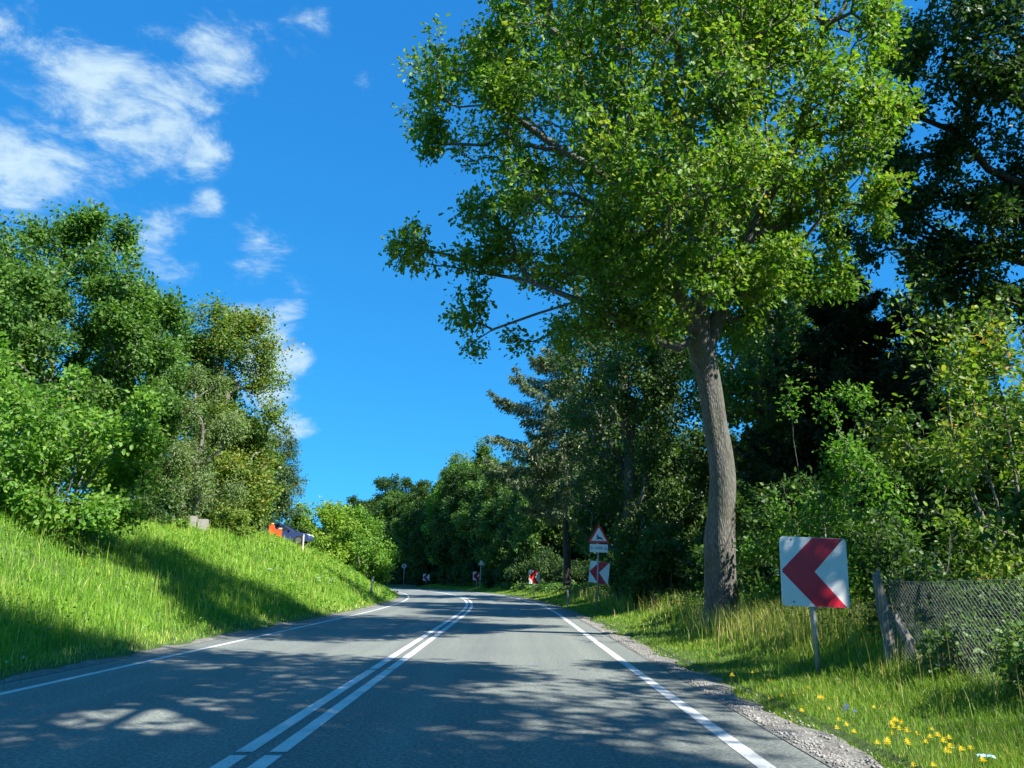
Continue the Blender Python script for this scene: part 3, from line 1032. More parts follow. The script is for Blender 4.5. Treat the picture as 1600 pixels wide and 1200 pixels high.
tm, cm = tree_meshes('broad_oak_tree', p2, sk2, .32, 33, M['dark_bark'], M['dark_leaf'], LEAF_OAK, .165, 26, .22, first_attach=4, alpha=.28, sides=14, tint_mu=.5, bare=.04)  # dark leaf colour stands in for the shaded underside of the crown
place_tree('broad_oak_tree', T2, tm, cm, 'dark spreading oak whose limbs reach in at the upper right corner of the photo', 'tree')

# shade oaks behind the viewpoint on the verge side
shade = None
for i, (x, y, h, r) in enumerate([(6.5, 0.3, 17.3, 6.0), (9.0, -7.5, 17, 6.0), (14.5, -8.5, 18, 6)]):
    g = gp(x, y)
    if shade is None:
        shade = broadleaf('shade_oak_tree', g, h, r, 'tall oak on the verge casting its shade over the near road', leaf='oak_leaf', bark='oak_bark', n=1250, per=34, leaf_size=.21, seed=41,
                          clear=.36, group='oaks beyond the picture shading the near road', spread=.32, template=LEAF_OAK)
    else:
        e = empty('shade_oak_tree', g, i * 2.1, 'tall oak on the verge casting its shade over the near road', 'tree', 'oaks beyond the picture shading the near road')
        e.scale = (h / 17.3,) * 3
        for ch in shade.children:
            c2 = ch.copy(); COL.objects.link(c2); c2.parent = e

broadleaf('added_shade_birch', gp(10.0, 5.9), 9.8, 1.4, 'unseen slim birch added behind the wire fence to shade the nearest chevron board', leaf='wood_leaf', n=170, per=28, leaf_size=.12, seed=44,  # added out of view so that its shade falls on the nearest board
          blobs=[(0, 0, 8.0, 1.15, 1.15, 1.3), (.2, 0, 6.8, .8, .8, .8), (0, 0, 9.2, .7, .7, .6)], clear=.5, spread=.2)
# ------------------------------------------------------------------ trees on the left bank
broadleaf('maple_tree', gp(-20.0, 33), 14.2, 5.4, 'tallest dense green tree on the bank, rising behind the leafy shrub', leaf='dense_leaf', n=2300, per=42, leaf_size=.165, seed=51, clear=.08, spread=.3, template=LEAF_OVAL, clspread=.16)
broadleaf('maple_tree', gp(-24.5, 30), 13.0, 5.0, 'dense green tree cut off by the left edge of the photo', leaf='dense_leaf', n=1200, per=40, leaf_size=.17, seed=57, clear=.08, spread=.3, template=LEAF_OVAL)
broadleaf('maple_tree', gp(-20.0, 39.5), 12.2, 3.9, 'dense green tree with a rounded shoulder next to the tallest one', leaf='dense_leaf', n=1300, per=40, leaf_size=.165, seed=52, clear=.06, spread=.27, template=LEAF_OVAL, tint_mu=.42)
broadleaf('beech_tree', gp(-16.9, 45), 14.0, 3.9, 'thin-topped beech turning yellow brown, branches reaching out over the sky', leaf='beech_leaf', n=1100, per=30, leaf_size=.15, seed=53, clear=.08, spread=.42, tint_mu=.5, yellow=.07, bare=.05,
          blobs=[(-1.2, 0, 12.4, 1.5, 1.5, 1.2), (.6, 0, 12.6, 1.5, 1.3, 1.2), (1.9, 0, 12.2, 1.2, 1, .9), (2.8, 0, 10.9, 1.2, .9, .5), (0, 0, 10.4, 2.2, 1.8, 1.6), (1.4, 0, 9.6, 1.5, 1.2, 1.2), (2.9, 0, 8.9, 1.1, .8, .5), (.5, 0, 7.6, 2.4, 1.8, 1.6), (1.8, 0, 6.6, 1.5, 1.2, 1.2), (.5, 0, 4.6, 2.4, 1.8, 1.8), (1.2, -.8, 2.4, 2.0, 1.5, 1.6), (-.8, -.8, 2, 1.8, 1.5, 1.5)])
broadleaf('willow_tree', gp(-15.3, 38), 8.8, 1.9, 'grey-green soft-leaved willow in front of the yellowing beech', leaf='willow_leaf', n=420, per=52, leaf_size=.15, seed=54, clear=.03, spread=.22, droop=.22, tint_mu=.5,
          template=(LEAF_SIMPLE[0] * np.array([1, .4, 1]), LEAF_SIMPLE[1]),
          blobs=[(0, 0, 6.4, 1.1, 1.2, 1.8), (.5, 0, 4.6, 1.5, 1.3, 1.8), (-.5, -.2, 3.0, 1.5, 1.3, 1.6), (.5, 0, 2.2, 1.5, 1.2, 1.3)])
broadleaf('bushy_beech_tree', gp(-16.2, 47), 7.0, 2.5, 'low bushy yellow-green beech between willow and pine', leaf='beech_leaf', n=700, per=36, leaf_size=.17, seed=58, clear=.02, spread=.24, tint_mu=.4, yellow=.05)
broadleaf('pine_tree', gp(-17.0, 53.5), 7.8, 3.1, 'dark blue-green pine at the end of the bank tree row, above the blue car', leaf='pine_leaf', n=480, per=44, leaf_size=.2, seed=55, clear=.08, spread=.2, tint_mu=.45,
          template=(LEAF_SIMPLE[0] * np.array([1, .3, 1]), LEAF_SIMPLE[1]), up=.4)
broadleaf('hedgerow_tree', gp(-19.6, 46.5), 12.2, 3.3, 'mid green tree filling the gap behind the willow', leaf='dense_leaf', n=800, per=36, leaf_size=.22, seed=59, clear=.05, spread=.3)
broadleaf('hedgerow_tree', gp(-20.3, 63), 5.0, 4.2, 'dark low tree behind the blue car', leaf='dark_leaf', n=420, per=26, leaf_size=.24, seed=60, clear=.02, spread=.3)
# front shrub
shrub('hornbeam_shrub', gp(-11.9, 20.5), 4.0, 2.45, 'big rounded leafy shrub standing alone on the grassy bank', leaf='hazel_leaf', n=1000, per=24, leaf_size=.125, seed=61, spread=.17, stems=8, yellow=.02, tall=5, tint_mu=.5)
shrub('hornbeam_shrub', gp(-15.0, 22.0), 3.7, 2.2, 'leafy shrub at the left edge of the photo beside the big rounded shrub', leaf='hazel_leaf', n=520, per=24, leaf_size=.125, seed=66, spread=.17, stems=7, yellow=.04, tall=3)
# bright hornbeams at the end of the bank
shrub('hornbeam_bush', gp(-15.7, 66), 4.7, 3.1, 'bright yellow-green bush just right of the blue car', leaf='lime_leaf', n=420, per=26, leaf_size=.2, seed=62, spread=.25, tint_mu=.55)
shrub('hornbeam_bush', gp(-12.6, 69), 5.6, 2.5, 'taller mid green bush with two upright tips at the end of the bank', leaf='hazel_leaf', n=480, per=26, leaf_size=.2, seed=63, spread=.25, tall=4, tint_mu=.55)
shrub('bank_bush', gp(-14.2, 40), 1.3, 1.3, 'low dark bush under the willow on top of the bank', leaf='beech_leaf', n=120, per=24, leaf_size=.14, seed=64)
shrub('bank_bush', gp(-18.6, 49.5), 1.7, 1.8, 'low dark bush behind the grass left of the blue car', leaf='dark_leaf', n=140, per=24, leaf_size=.15, seed=65)

shrub('bank_bush', gp(-15.6, 33.5), 2.3, 1.9, 'dark bush in the gap between the big rounded shrub and the willow', leaf='dark_leaf', n=260, per=26, leaf_size=.13, seed=67, tint_mu=.6)
# ------------------------------------------------------------------ right-hand wood
broadleaf('birch_tree', gp(5.4, 36), 19.5, 4.3, 'drooping dark birch behind the deer warning sign', leaf='dark_leaf', bark='grey_bark', n=1900, per=34, leaf_size=.13, seed=71, clear=.06, spread=.28, droop=.3, tint_mu=.78)
broadleaf('leafy_tree', gp(10.2, 29.5), 17.0, 4.2, 'light green open tree with sky showing through, just behind the big trunk', leaf='wood_leaf', n=1000, per=28, leaf_size=.15, seed=72, clear=.25, spread=.28, tint_mu=.7)
conifer('spruce_tree', gp(12.2, 27.0), 12.0, 4.8, 'black-green spruce with level boughs behind the nearest chevron board', seed=73, clear=.3, whorls=24, arms=9, droop=.28, dens=70, needle=.24, fan=.7)
shrub('maple_shrub', gp(6.7, 17.0), 4.5, 1.75, 'light green maple shrub rising above the nearest chevron board', leaf='hazel_leaf', n=620, per=24, leaf_size=.095, seed=74, tint_mu=.3, tall=4, yellow=.01)
shrub('hazel_shrub', gp(8.4, 13.0), 5.0, 1.9, 'yellow-green hazel with bare stems above the wire fence', leaf='yellow_hazel_leaf', n=520, per=18, leaf_size=.105, seed=75, tint_mu=.42, yellow=.05, tall=4, spread=.2)
shrub('bramble_bush', gp(5.9, 11.6), 2.2, 1.15, 'low bramble bush directly behind the fence post', leaf='dark_leaf', n=320, per=22, leaf_size=.08, seed=76, tint_mu=.6)
shrub('bramble_bush', gp(6.6, 8.6), 2.3, 1.3, 'bramble bush behind the wire fence at the right edge of the photo', leaf='dark_leaf', n=260, per=22, leaf_size=.1, seed=77, tint_mu=.65)
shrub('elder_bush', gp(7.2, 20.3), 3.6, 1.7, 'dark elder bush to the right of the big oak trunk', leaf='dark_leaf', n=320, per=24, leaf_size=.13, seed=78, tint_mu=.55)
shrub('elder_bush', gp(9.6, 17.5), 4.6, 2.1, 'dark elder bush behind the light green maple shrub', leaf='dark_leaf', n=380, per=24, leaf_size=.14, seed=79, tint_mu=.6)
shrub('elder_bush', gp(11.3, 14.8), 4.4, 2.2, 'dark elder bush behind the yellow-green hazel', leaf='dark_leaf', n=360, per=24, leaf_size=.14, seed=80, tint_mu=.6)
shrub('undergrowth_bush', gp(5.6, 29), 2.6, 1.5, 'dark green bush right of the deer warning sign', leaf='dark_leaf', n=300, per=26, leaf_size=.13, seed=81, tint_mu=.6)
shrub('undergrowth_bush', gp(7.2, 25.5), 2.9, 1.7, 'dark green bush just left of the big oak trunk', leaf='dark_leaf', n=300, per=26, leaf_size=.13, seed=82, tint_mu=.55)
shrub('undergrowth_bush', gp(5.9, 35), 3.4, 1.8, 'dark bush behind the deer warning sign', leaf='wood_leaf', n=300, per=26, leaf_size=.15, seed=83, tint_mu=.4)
conifer('larch_tree', gp(3.9, 57), 19.0, 7.4, 'ragged conifer with long drooping boughs standing out against the sky', leaf='larch_leaf', seed=84, clear=.34, whorls=13, arms=8, droop=.2, dens=44, needle=.3, hang=.18,
        irregular=.45, uplift=.02, fan=.42, taper=.42)
broadleaf('hornbeam_tree', gp(-8.6, 131), 18.5, 6.5, 'sunlit fresh green tree left of the ragged conifer', leaf='hazel_leaf', n=1000, per=32, leaf_size=.34, seed=85, clear=.12, spread=.45, tint_mu=.55, yellow=.02)
broadleaf('hornbeam_tree', gp(-6.6, 142), 24.5, 7.5, 'taller rounded tree rising above the far wood edge beside the ragged conifer', leaf='wood_leaf', n=1100, per=32, leaf_size=.36, seed=86, clear=.12, spread=.5, tint_mu=.6, yellow=.06)

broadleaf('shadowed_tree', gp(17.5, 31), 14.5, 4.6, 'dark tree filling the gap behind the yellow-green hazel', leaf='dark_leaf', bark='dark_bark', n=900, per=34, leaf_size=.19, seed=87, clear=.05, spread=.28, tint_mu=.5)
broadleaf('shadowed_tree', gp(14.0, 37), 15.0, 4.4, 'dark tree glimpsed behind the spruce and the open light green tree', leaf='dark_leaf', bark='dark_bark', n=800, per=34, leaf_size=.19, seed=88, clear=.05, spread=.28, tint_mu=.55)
shrub('nettle_clump', gp(5.0, 7.4), .8, .6, 'low weedy clump growing through the wire fence near the right edge', cat='weeds', leaf='wood_leaf', n=110, per=16, leaf_size=.065, seed=68, tint_mu=.6, spread=.09)
shrub('nettle_clump', gp(4.95, 8.9), .6, .5, 'low weedy clump at the foot of the fence brace', cat='weeds', leaf='wood_leaf', n=90, per=16, leaf_size=.06, seed=69, tint_mu=.5, spread=.09)
broadleaf('shadowed_tree', gp(9.5, 46), 13.0, 4.4, 'dark tree seen between the birch and the big oak trunk', leaf='dark_leaf', bark='dark_bark', n=800, per=34, leaf_size=.2, seed=89, clear=.03, spread=.3, tint_mu=.6)
# wood along the outside of the bend: four model trees, repeated
protos = []
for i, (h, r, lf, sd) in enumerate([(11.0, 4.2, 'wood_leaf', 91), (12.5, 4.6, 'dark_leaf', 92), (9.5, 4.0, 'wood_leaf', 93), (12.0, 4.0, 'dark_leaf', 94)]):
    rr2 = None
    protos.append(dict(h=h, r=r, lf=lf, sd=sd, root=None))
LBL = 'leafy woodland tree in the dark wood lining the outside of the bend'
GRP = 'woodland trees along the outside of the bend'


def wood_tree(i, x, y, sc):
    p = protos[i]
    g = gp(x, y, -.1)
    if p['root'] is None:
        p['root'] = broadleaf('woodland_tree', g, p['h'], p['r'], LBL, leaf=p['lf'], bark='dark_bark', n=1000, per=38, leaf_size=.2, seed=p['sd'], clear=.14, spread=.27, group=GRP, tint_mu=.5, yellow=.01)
        p['root'].scale = (sc,) * 3
        return
    e = empty('woodland_tree', g, random.uniform(0, 6.28), LBL, 'tree', GRP)
    e.scale = (sc, sc, sc * random.uniform(.92, 1.08))
    for ch in p['root'].children:
        c2 = ch.copy(); COL.objects.link(c2); c2.parent = e


rw = random.Random(5)
k = 0
for row, (n0, step, s_a, s_b) in enumerate([(11.0, 6.5, 84, 205), (20.5, 7.0, 42, 215), (29, 8.0, 24, 210), (39, 10, 14, 170)]):
    s = s_a
    while s < s_b:
        n = n0 + rw.uniform(-1.3, 1.3)
        x, y = to_xy(s, n)
        sc = rw.uniform(.85, 1.12)
        if s > 75: sc *= 1.15 if s < 108 else 1.55
        wood_tree(k % 4 if rw.random() < .7 else rw.randrange(4), float(x), float(y), sc)
        k += 1
        s += step * rw.uniform(.8, 1.25)

# understorey along the wood edge
bp_ = None
UL, UG = 'dark leafy understorey bush along the wood edge beyond the chevron boards', 'understorey bushes along the wood edge'
for i in range(34):
    s = 38 + i * 3.6 + rw.uniform(-1, 1)
    n = (8.3 if s > 60 else 8.6) + rw.uniform(-.4, 1.5)
    if s < 72: n += 1.3
    x, y = to_xy(s, n)
    g = gp(float(x), float(y))
    sc = rw.uniform(.75, 1.25)
    if bp_ is None:
        bp_ = shrub('understorey_bush', g, 2.8, 1.9, UL, leaf='dark_leaf', n=260, per=24, leaf_size=.19, seed=99, group=UG, spread=.22, tint_mu=.4)  # dark leaves carry the deep shade under the trees in their colour
    else:
        e = empty('understorey_bush', g, rw.uniform(0, 6.28), UL, 'shrub', UG)
        e.scale = (sc, sc, sc * rw.uniform(.8, 1.2))
        for ch in bp_.children:
            c2 = ch.copy(); COL.objects.link(c2); c2.parent = e

# ------------------------------------------------------------------ grass


def blades(name, s, n, height, width, tint, lean, mat, seed, label, cat):
    r2 = np.random.default_rng(seed)
    k = len(s)
    x, y = to_xy(s, n)
    z = terr(s, n) - .02
    P = np.stack([x, y, z], -1)
    a = r2.uniform(0, 2 * math.pi, k)
    dirv = np.stack([np.cos(a), np.sin(a), np.zeros(k)], -1)
    sd = np.stack([-np.sin(a), np.cos(a), np.zeros(k)], -1)
    ph = r2.uniform(-.9, .9, k)
    sd = sd * np.cos(ph)[:, None] + dirv * np.sin(ph)[:, None]
    ln = np.abs(r2.normal(0, lean, k)) * height
    up = np.array([0, 0, 1.0])
    h = height[:, None]; w = width[:, None]; l = ln[:, None]
    v0 = P - sd * w * .5
    v1 = P + sd * w * .5
    m0 = P + up * h * .55 + dirv * l * .3
    v2 = m0 - sd * w * .42
    v3 = m0 + sd * w * .42
    v4 = P + up * h * (1 - .25 * np.minimum(l / np.maximum(h, .01), 1.2) ** 2) + dirv * l
    V = np.stack([v0, v1, v2, v3, v4], 1).reshape(-1, 3)
    b0 = np.arange(k) * 5
    lp = np.stack([b0, b0 + 1, b0 + 3, b0 + 2, b0 + 2, b0 + 3, b0 + 4], -1).ravel()
    sizes = np.tile([4, 3], k)
    me = np_mesh(name, V, lp, sizes, tint=np.repeat(tint, 2))
    return tag(link(name, me, mat), label, cat, kind='stuff')


def patchy(s, n, r2, sc=1.0):
    v = np.zeros(len(s))
    for q in range(6):
        a, f, p = r2.uniform(0, 3.14), r2.uniform(.3, 2.2) * sc, r2.uniform(0, 6.28)
        v += np.sin((s * math.cos(a) + n * math.sin(a)) * f + p)
    return v / 6


rg = np.random.default_rng(101)
k = 290000
s = 5.5 / (1 - rg.random(k) * (1 - 5.5 / 95.0)) * 1.0
s = np.where(rg.random(k) < .35, rg.uniform(8, 95, k), s)
d = np.abs(rg.random(k)) ** .9 * 11.5
n = -4.85 - d - np.abs(rg.normal(0, .05, k))
dist = np.maximum(s, 6)
pt = patchy(s, n, rg)
hgt = rg.uniform(.10, .33, k) * (1 + .5 * pt + .45 * patchy(s, n, rg, 3.5)) * np.clip(.4 + d / 1.1, .45, 1.15)
hgt = np.maximum(hgt, .08)
wid = np.maximum(.007, .00085 * dist) * rg.uniform(.7, 1.3, k)
tint = np.clip(.44 + .26 * pt + .25 * patchy(s, n, rg, 2.5) + rg.normal(0, .15, k), 0, .88)
tint = np.where(rg.random(k) < np.where(d < .5, .22, .03), rg.uniform(.88, 1, k), tint)
blades('bank_grass', s, n, hgt, wid, tint, .6, M['bank_grass'], 102, 'tall lush green grass covering the left bank', 'grass')
# seed stalks on the bank
k = 5000
s = 7 + rg.random(k) ** 1.5 * 50
d = rg.uniform(.6, 9.5, k)
blades('grass_stalks', s, -4.85 - d, rg.uniform(.4, .75, k), np.maximum(.004, .0005 * s), rg.uniform(.6, .97, k), .3, M['bank_grass'], 103, 'pale seed stalks standing above the bank grass', 'grass')
k = 15000
nc = 420
cs, cd = 7 + rg.random(nc) ** 1.4 * 60, rg.uniform(.3, 9, nc)
ci = rg.integers(0, nc, k)
s = cs[ci] + rg.normal(0, .22, k); d = np.maximum(cd[ci] + rg.normal(0, .2, k), .1)
x, y = to_xy(s, -4.85 - d)
P = np.stack([x, y, terr(s, -4.85 - d) + rg.random(k) ** 1.3 * .42], -1)
D = norm(np.stack([rg.normal(0, 1, k), rg.normal(0, 1, k), rg.normal(.2, .4, k)], -1))
U = norm(np.array([0, 0, 1.0]) + rg.normal(0, .45, (k, 3)))
me = leaf_mesh('bank_weeds', P, D, U, np.maximum(.06, .0028 * s) * rg.uniform(.6, 1.4, k), np.clip(rg.normal(.45, .2, k) + rg.normal(0, .15, nc)[ci], 0, .85), LEAF_OVAL)
tag(link('bank_weeds', me, M['hazel_leaf']), 'broad-leaved weeds scattered through the bank grass', 'weeds', kind='stuff')
# verge
k = 190000
s = 4.2 / (1 - rg.random(k) * (1 - 4.2 / 120.0))
s = np.where(rg.random(k) < .25, rg.uniform(8, 130, k), s)
d = rg.random(k) ** 1.15 * 4.3
edge = .12 * np.sin(s * 2.1) + .1 * np.sin(s * .9 + 1) + .05 * np.sin(s * 6.1)
n = 4.60 + edge * .8 + d
dist = np.maximum(s, 5)
pt = patchy(s, n, rg, 1.3)
hgt = rg.uniform(.06, .19, k) * (1 + .5 * pt) * np.clip(.42 + d * .42, .4, 1.65)
wid = np.maximum(.0055, .0008 * dist) * rg.uniform(.7, 1.3, k)
tint = np.clip(.45 + .25 * pt + rg.normal(0, .14, k), 0, .84)
tint = np.where(rg.random(k) < .06, rg.uniform(.84, 1, k), tint)
blades('verge_grass', s, n, hgt, wid, tint, .5, M['verge_grass'], 105, 'short sunlit grass on the roadside verge', 'grass')
# straw-coloured tall grass in front of the oak and under the fence
k = 5200
s = np.where(rg.random(k) < .6, rg.normal(15.2, 2.0, k), rg.uniform(6, 50, k))
n = np.where(rg.random(k) < .6, rg.normal(6.9, .55, k), rg.uniform(6.0, 8.2, k))
s = np.maximum(s, 5.5)
blades('dry_grass', s, n, rg.uniform(.3, .72, k), np.maximum(.004, .0006 * s), rg.uniform(.6, 1, k), .3, M['verge_grass'], 106, 'tall dry straw-coloured grass at the foot of the big oak', 'grass')
# low ivy and herbs on the woodland edge
k = 26000
s = 5 + rg.random(k) ** 1.6 * 110
n = np.where(s < 11.5, 7.3, 6.6) + np.abs(rg.normal(0, 1, k)) * 1.5
x, y = to_xy(s, n)
P = np.stack([x, y, terr(s, n) + rg.random(k) ** 2 * .55], -1)
D = norm(np.stack([rg.normal(0, 1, k), rg.normal(0, 1, k), rg.normal(-.1, .3, k)], -1))
U = norm(np.array([0, 0, 1.0]) + rg.normal(0, .4, (k, 3)))
me = leaf_mesh('undergrowth', P, D, U, np.maximum(.07, .0035 * s) * rg.uniform(.6, 1.4, k), np.clip(rg.normal(.5, .2, k), 0, .9), LEAF_OVAL)
tag(link('undergrowth', me, M['wood_leaf']), 'low leafy weeds along the foot of the wood', 'weeds', kind='stuff')

# ------------------------------------------------------------------ signs


def chevron_sign(x, y, z_mid, size, yaw, roll, label, pole_dx=0.0, pole_lean=(0, 0), bolts=False, bright=False):
    g = terr_xy(x, y)
    e = empty('chevron_sign', (x, y, g), yaw, label, 'road sign', 'chevron boards around the bend')
    zc = z_mid - g
    bm = bmesh.new()
    bm_poly(bm, rounded_rect(size, size, size * .055), -.012, .012)
    bd = link('board', bm_mesh('board', bm), M['sign_white'], e)
    bd.location = (0, -.055, zc)
    bd.rotation_euler = (0, roll, 0)
    h = size / 2 - .004
    tipx = -h + .015 * size
    wst = .005 * size
    # "<" band: outer corners cut by the board edge
    pts = [(tipx, 0), (-.02 * size, h), (h * .96, h), (.02 * size, .005), (h, -h), (-.02 * size + .02, -h)]
    pts = [(tipx, .02 * size), (-.01 * size, h), (.455 * size, h), (.0 * size, .0), (.455 * size, -h), (-.01 * size, -h), (tipx, -.02 * size)]
    bm = bmesh.new()
    bm_poly(bm, pts, -.0155, -.0125)
    mk = link('chevron_mark', bm_mesh('chevron_mark', bm), M['sign_bright_red'] if bright else M['sign_red'], bd)
    if bolts:
        for bx, bz in ((-.33, .46), (.37, .445), (-.33, -.44), (.37, -.46)):
            bm = bmesh.new()
            bm_tube(bm, (bx * size, -.02, bz * size), (bx * size, -.012, bz * size), .011, seg=10)
            link('bolt', bm_mesh('bolt', bm), M['bolt'], bd)
        bm = bmesh.new()
        bm_box(bm, (pole_dx + .01, -.005, zc - size * .5 - .012), (.11, .05, .03), bevel=.006)
        link('clamp', bm_mesh('clamp', bm), M['galv'], e)
    bm = bmesh.new()
    bm_tube(bm, (pole_dx + pole_lean[0], pole_lean[1] * .5, -.3), (pole_dx, 0, zc + size * .42), .036, seg=14)
    link('pole', bm_mesh('pole', bm), M['galv'], e, smooth=True)
    return e


c1 = at(1269.5, 893.5, 10.3)
chevron_sign(c1.x, c1.y, c1.z, .885, R(2), R(2.2), 'large red and white chevron board on a grey pole, nearest to the viewer', pole_dx=-.04, pole_lean=(.0, 0), bolts=True)
c2_ = at(937, 894.5, 31.3)
chevron_sign(c2_.x, c2_.y, c2_.z, .84, R(-28), R(8), 'tilted chevron board behind the pole of the deer warning sign', pole_dx=-.05, pole_lean=(-.12, 0))
c3 = at(834, 901.5, 56)
chevron_sign(c3.x, c3.y, c3.z, .95, R(33), R(2), 'sunlit orange-red chevron board low in the verge grass', bright=True)  # warmer red puts the sunlight on this board into its mark
c4 = at(745, 900, 92)
chevron_sign(c4.x, c4.y, c4.z, .98, R(22), 0, 'shaded chevron board partly behind the small triangular sign pole')
c5 = at(666, 902, 122)
chevron_sign(c5.x, c5.y, c5.z, 1.02, R(12), 0, 'farthest small chevron board in the dark shade of the bend')


def tri_outline(w, r, n=4):
    h = w * .866
    cs = [(0, h * 2 / 3), (-w / 2, -h / 3), (w / 2, -h / 3)]
    out = []
    for i in range(3):
        p = Vector(cs[i]); a = Vector(cs[i - 1]); b_ = Vector(cs[(i + 1) % 3])
        q0 = p + (a - p).normalized() * r * 1.73
        q1 = p + (b_ - p).normalized() * r * 1.73
        for j in range(n + 1):
            f = j / n
            out.append(tuple(q0 * (1 - f) ** 2 + p * 2 * f * (1 - f) + q1 * f * f))
    return out


DEER = [(-.62, .30), (-.45, .50), (-.42, .62), (-.24, .98), (-.13, 1.0), (-.27, .62), (-.18, .40), (0, .22), (.3, .13), (.55, .09), (.70, .17), (.65, -.02), (.64, -.14), (.98, -.62), (1.02, -.8), (.9, -.74),
        (.5, -.34), (.15, -.24), (-.12, -.38), (-.42, -.32), (-.64, -.54), (-.75, -.47), (-.52, -.16), (-.30, -.08), (-.36, .18), (-.56, .2)]


def text_mesh(s, size):
    cu = bpy.data.curves.new('lettering', 'FONT')
    cu.body = s
    cu.size = size
    cu.align_x = 'CENTER'; cu.align_y = 'CENTER'
    cu.extrude = .001
    cu.space_character = 1.08
    o = bpy.data.objects.new('lettering_source', cu)
    COL.objects.link(o)
    bpy.context.view_layer.update()
    me = bpy.data.meshes.new_from_object(o.evaluated_get(bpy.context.evaluated_depsgraph_get()))
    bpy.data.objects.remove(o)
    me.transform(Matrix.Rotation(math.pi / 2, 4, 'X'))
    return me


# deer warning with distance plate
pt_ = at(938, 837, 30.0)
base = at(932.5, 935, 30.0)
g = terr_xy(base.x, base.y)
e = empty('deer_warning_sign', (base.x, base.y, g), 0, 'triangular leaping deer warning sign over a white distance plate on a leaning grey pole', 'road sign')
tilt = R(2)
tz = pt_.z - g
tx = pt_.x - base.x
bm = bmesh.new(); bm_poly(bm, tri_outline(.86, .035), -.012, .012)
face = link('warning_triangle', bm_mesh('warning_triangle', bm), M['sign_bright_red'], e)
face.location = (tx, -.05, tz); face.rotation_euler = (0, tilt, 0)
bm = bmesh.new(); bm_poly(bm, tri_outline(.60, .012), -.0155, -.0125)
link('white_field', bm_mesh('white_field', bm), M['sign_white'], face)
bm = bmesh.new(); bm_poly(bm, [(p[0] * .17 + .005, p[1] * .155 - .05) for p in DEER], -.019, -.016)
link('deer_symbol', bm_mesh('deer_symbol', bm), M['sign_black'], face)
pz = at(937.5, 856, 30).z - g
bm = bmesh.new(); bm_poly(bm, rounded_rect(.70, .315, .02), -.01, .01)
pl = link('distance_plate', bm_mesh('distance_plate', bm), M['sign_white'], e)
pl.location = (at(937.5, 856, 30).x - base.x, -.05, pz); pl.rotation_euler = (0, tilt, 0)
tme = text_mesh('0-1400 m', .155)
tx_ = link('lettering', tme, M['sign_black'], pl); tx_.location = (0, -.0125, 0)
bm = bmesh.new(); bm_tube(bm, (-.03, 0, -.35), (tx + .01, -.005, tz + .2), .034, seg=12)
link('pole', bm_mesh('pole', bm), M['galv'], e, smooth=True)

# far small triangular sign
q = at(752, 880, 90)
g = terr_xy(q.x, q.y)
e = empty('small_triangle_sign', (q.x, q.y, g), 0, 'small distant triangular warning sign on a thin pole over a chevron board', 'road sign')
bm = bmesh.new(); bm_poly(bm, tri_outline(.64, .03), -.012, .012)
f2 = link('triangle_face', bm_mesh('triangle_face', bm), M['sign_grey'], e); f2.location = (0, -.05, q.z - g)
bm = bmesh.new(); bm_poly(bm, [(p[0] * .13, p[1] * .12 - .03) for p in DEER], -.0155, -.0125)
link('animal_symbol', bm_mesh('animal_symbol', bm), M['sign_black'], f2)
bm = bmesh.new(); bm_tube(bm, (-.2, 0, -.3), (0, 0, q.z - g + .1), .045, seg=10)
link('pole', bm_mesh('pole', bm), M['galv'], e, smooth=True)

# far round sign
q = at(631.5, 884.5, 138)
g = terr_xy(q.x, q.y)
e = empty('round_sign', (q.x, q.y, g), R(8), 'small round white sign with a dark mark, far off by the end of the bank', 'road sign')
bm = bmesh.new(); bm_poly(bm, [(.41 * math.cos(i * math.pi / 14), .41 * math.sin(i * math.pi / 14)) for i in range(28)], -.012, .012)
f2 = link('disc', bm_mesh('disc', bm), M['sign_grey'], e); f2.location = (0, -.05, q.z - g)
bm = bmesh.new(); bm_poly(bm, [(-.22, .10), (-.05, .16), (.02, .06), (.2, -.02), (.18, -.16), (.02, -.10), (-.08, .02), (-.24, -.02)], -.0155, -.0125)
link('dark_mark', bm_mesh('dark_mark', bm), M['sign_black'], f2)
bm = bmesh.new(); bm_tube(bm, (0, 0, -.3), (0, 0, q.z - g + .1), .05, seg=10)
link('pole', bm_mesh('pole', bm), M['sign_grey'], e, smooth=True)


def marker_post(x, y, h, lean, label):
    g = terr_xy(x, y)
    e = empty('marker_post', (x, y, g), 0, label, 'marker post', rot=(0, lean, 0))
    bm = bmesh.new()
    sec = [(.06 * math.cos(a), .045 * math.sin(a)) for a in np.linspace(0, 2 * math.pi, 12, endpoint=False)]
    lo = [bm.verts.new((p[0], p[1], -.2)) for p in sec]
    hi = [bm.verts.new((p[0], p[1], h + .05 * (p[0] / .06))) for p in sec]
    for i in range(12):
        bm.faces.new((lo[i], lo[(i + 1) % 12], hi[(i + 1) % 12], hi[i]))
    bm.faces.new(hi)
    link('post', bm_mesh('post', bm), M['post_plastic'], e, smooth=False)
    bm = bmesh.new(); bm_box(bm, (0, -.047, h - .2), (.075, .006, .16), bevel=.002)
    link('reflector', bm_mesh('reflector', bm), M['sign_grey'], e)
    bm = bmesh.new(); bm_box(bm, (0, 0, h - .06), (.124, .094, .05), bevel=.004)
    link('dark_band', bm_mesh('dark_band', bm), M['sign_black'], e)


q = at(579, 921, 46); marker_post(q.x, q.y, 1.15, R(6), 'leaning grey marker post half sunk in the bank grass')
q = at(888, 936, 40); marker_post(q.x, q.y, .95, R(-2), 'weathered marker post in the verge beside the deer warning sign')

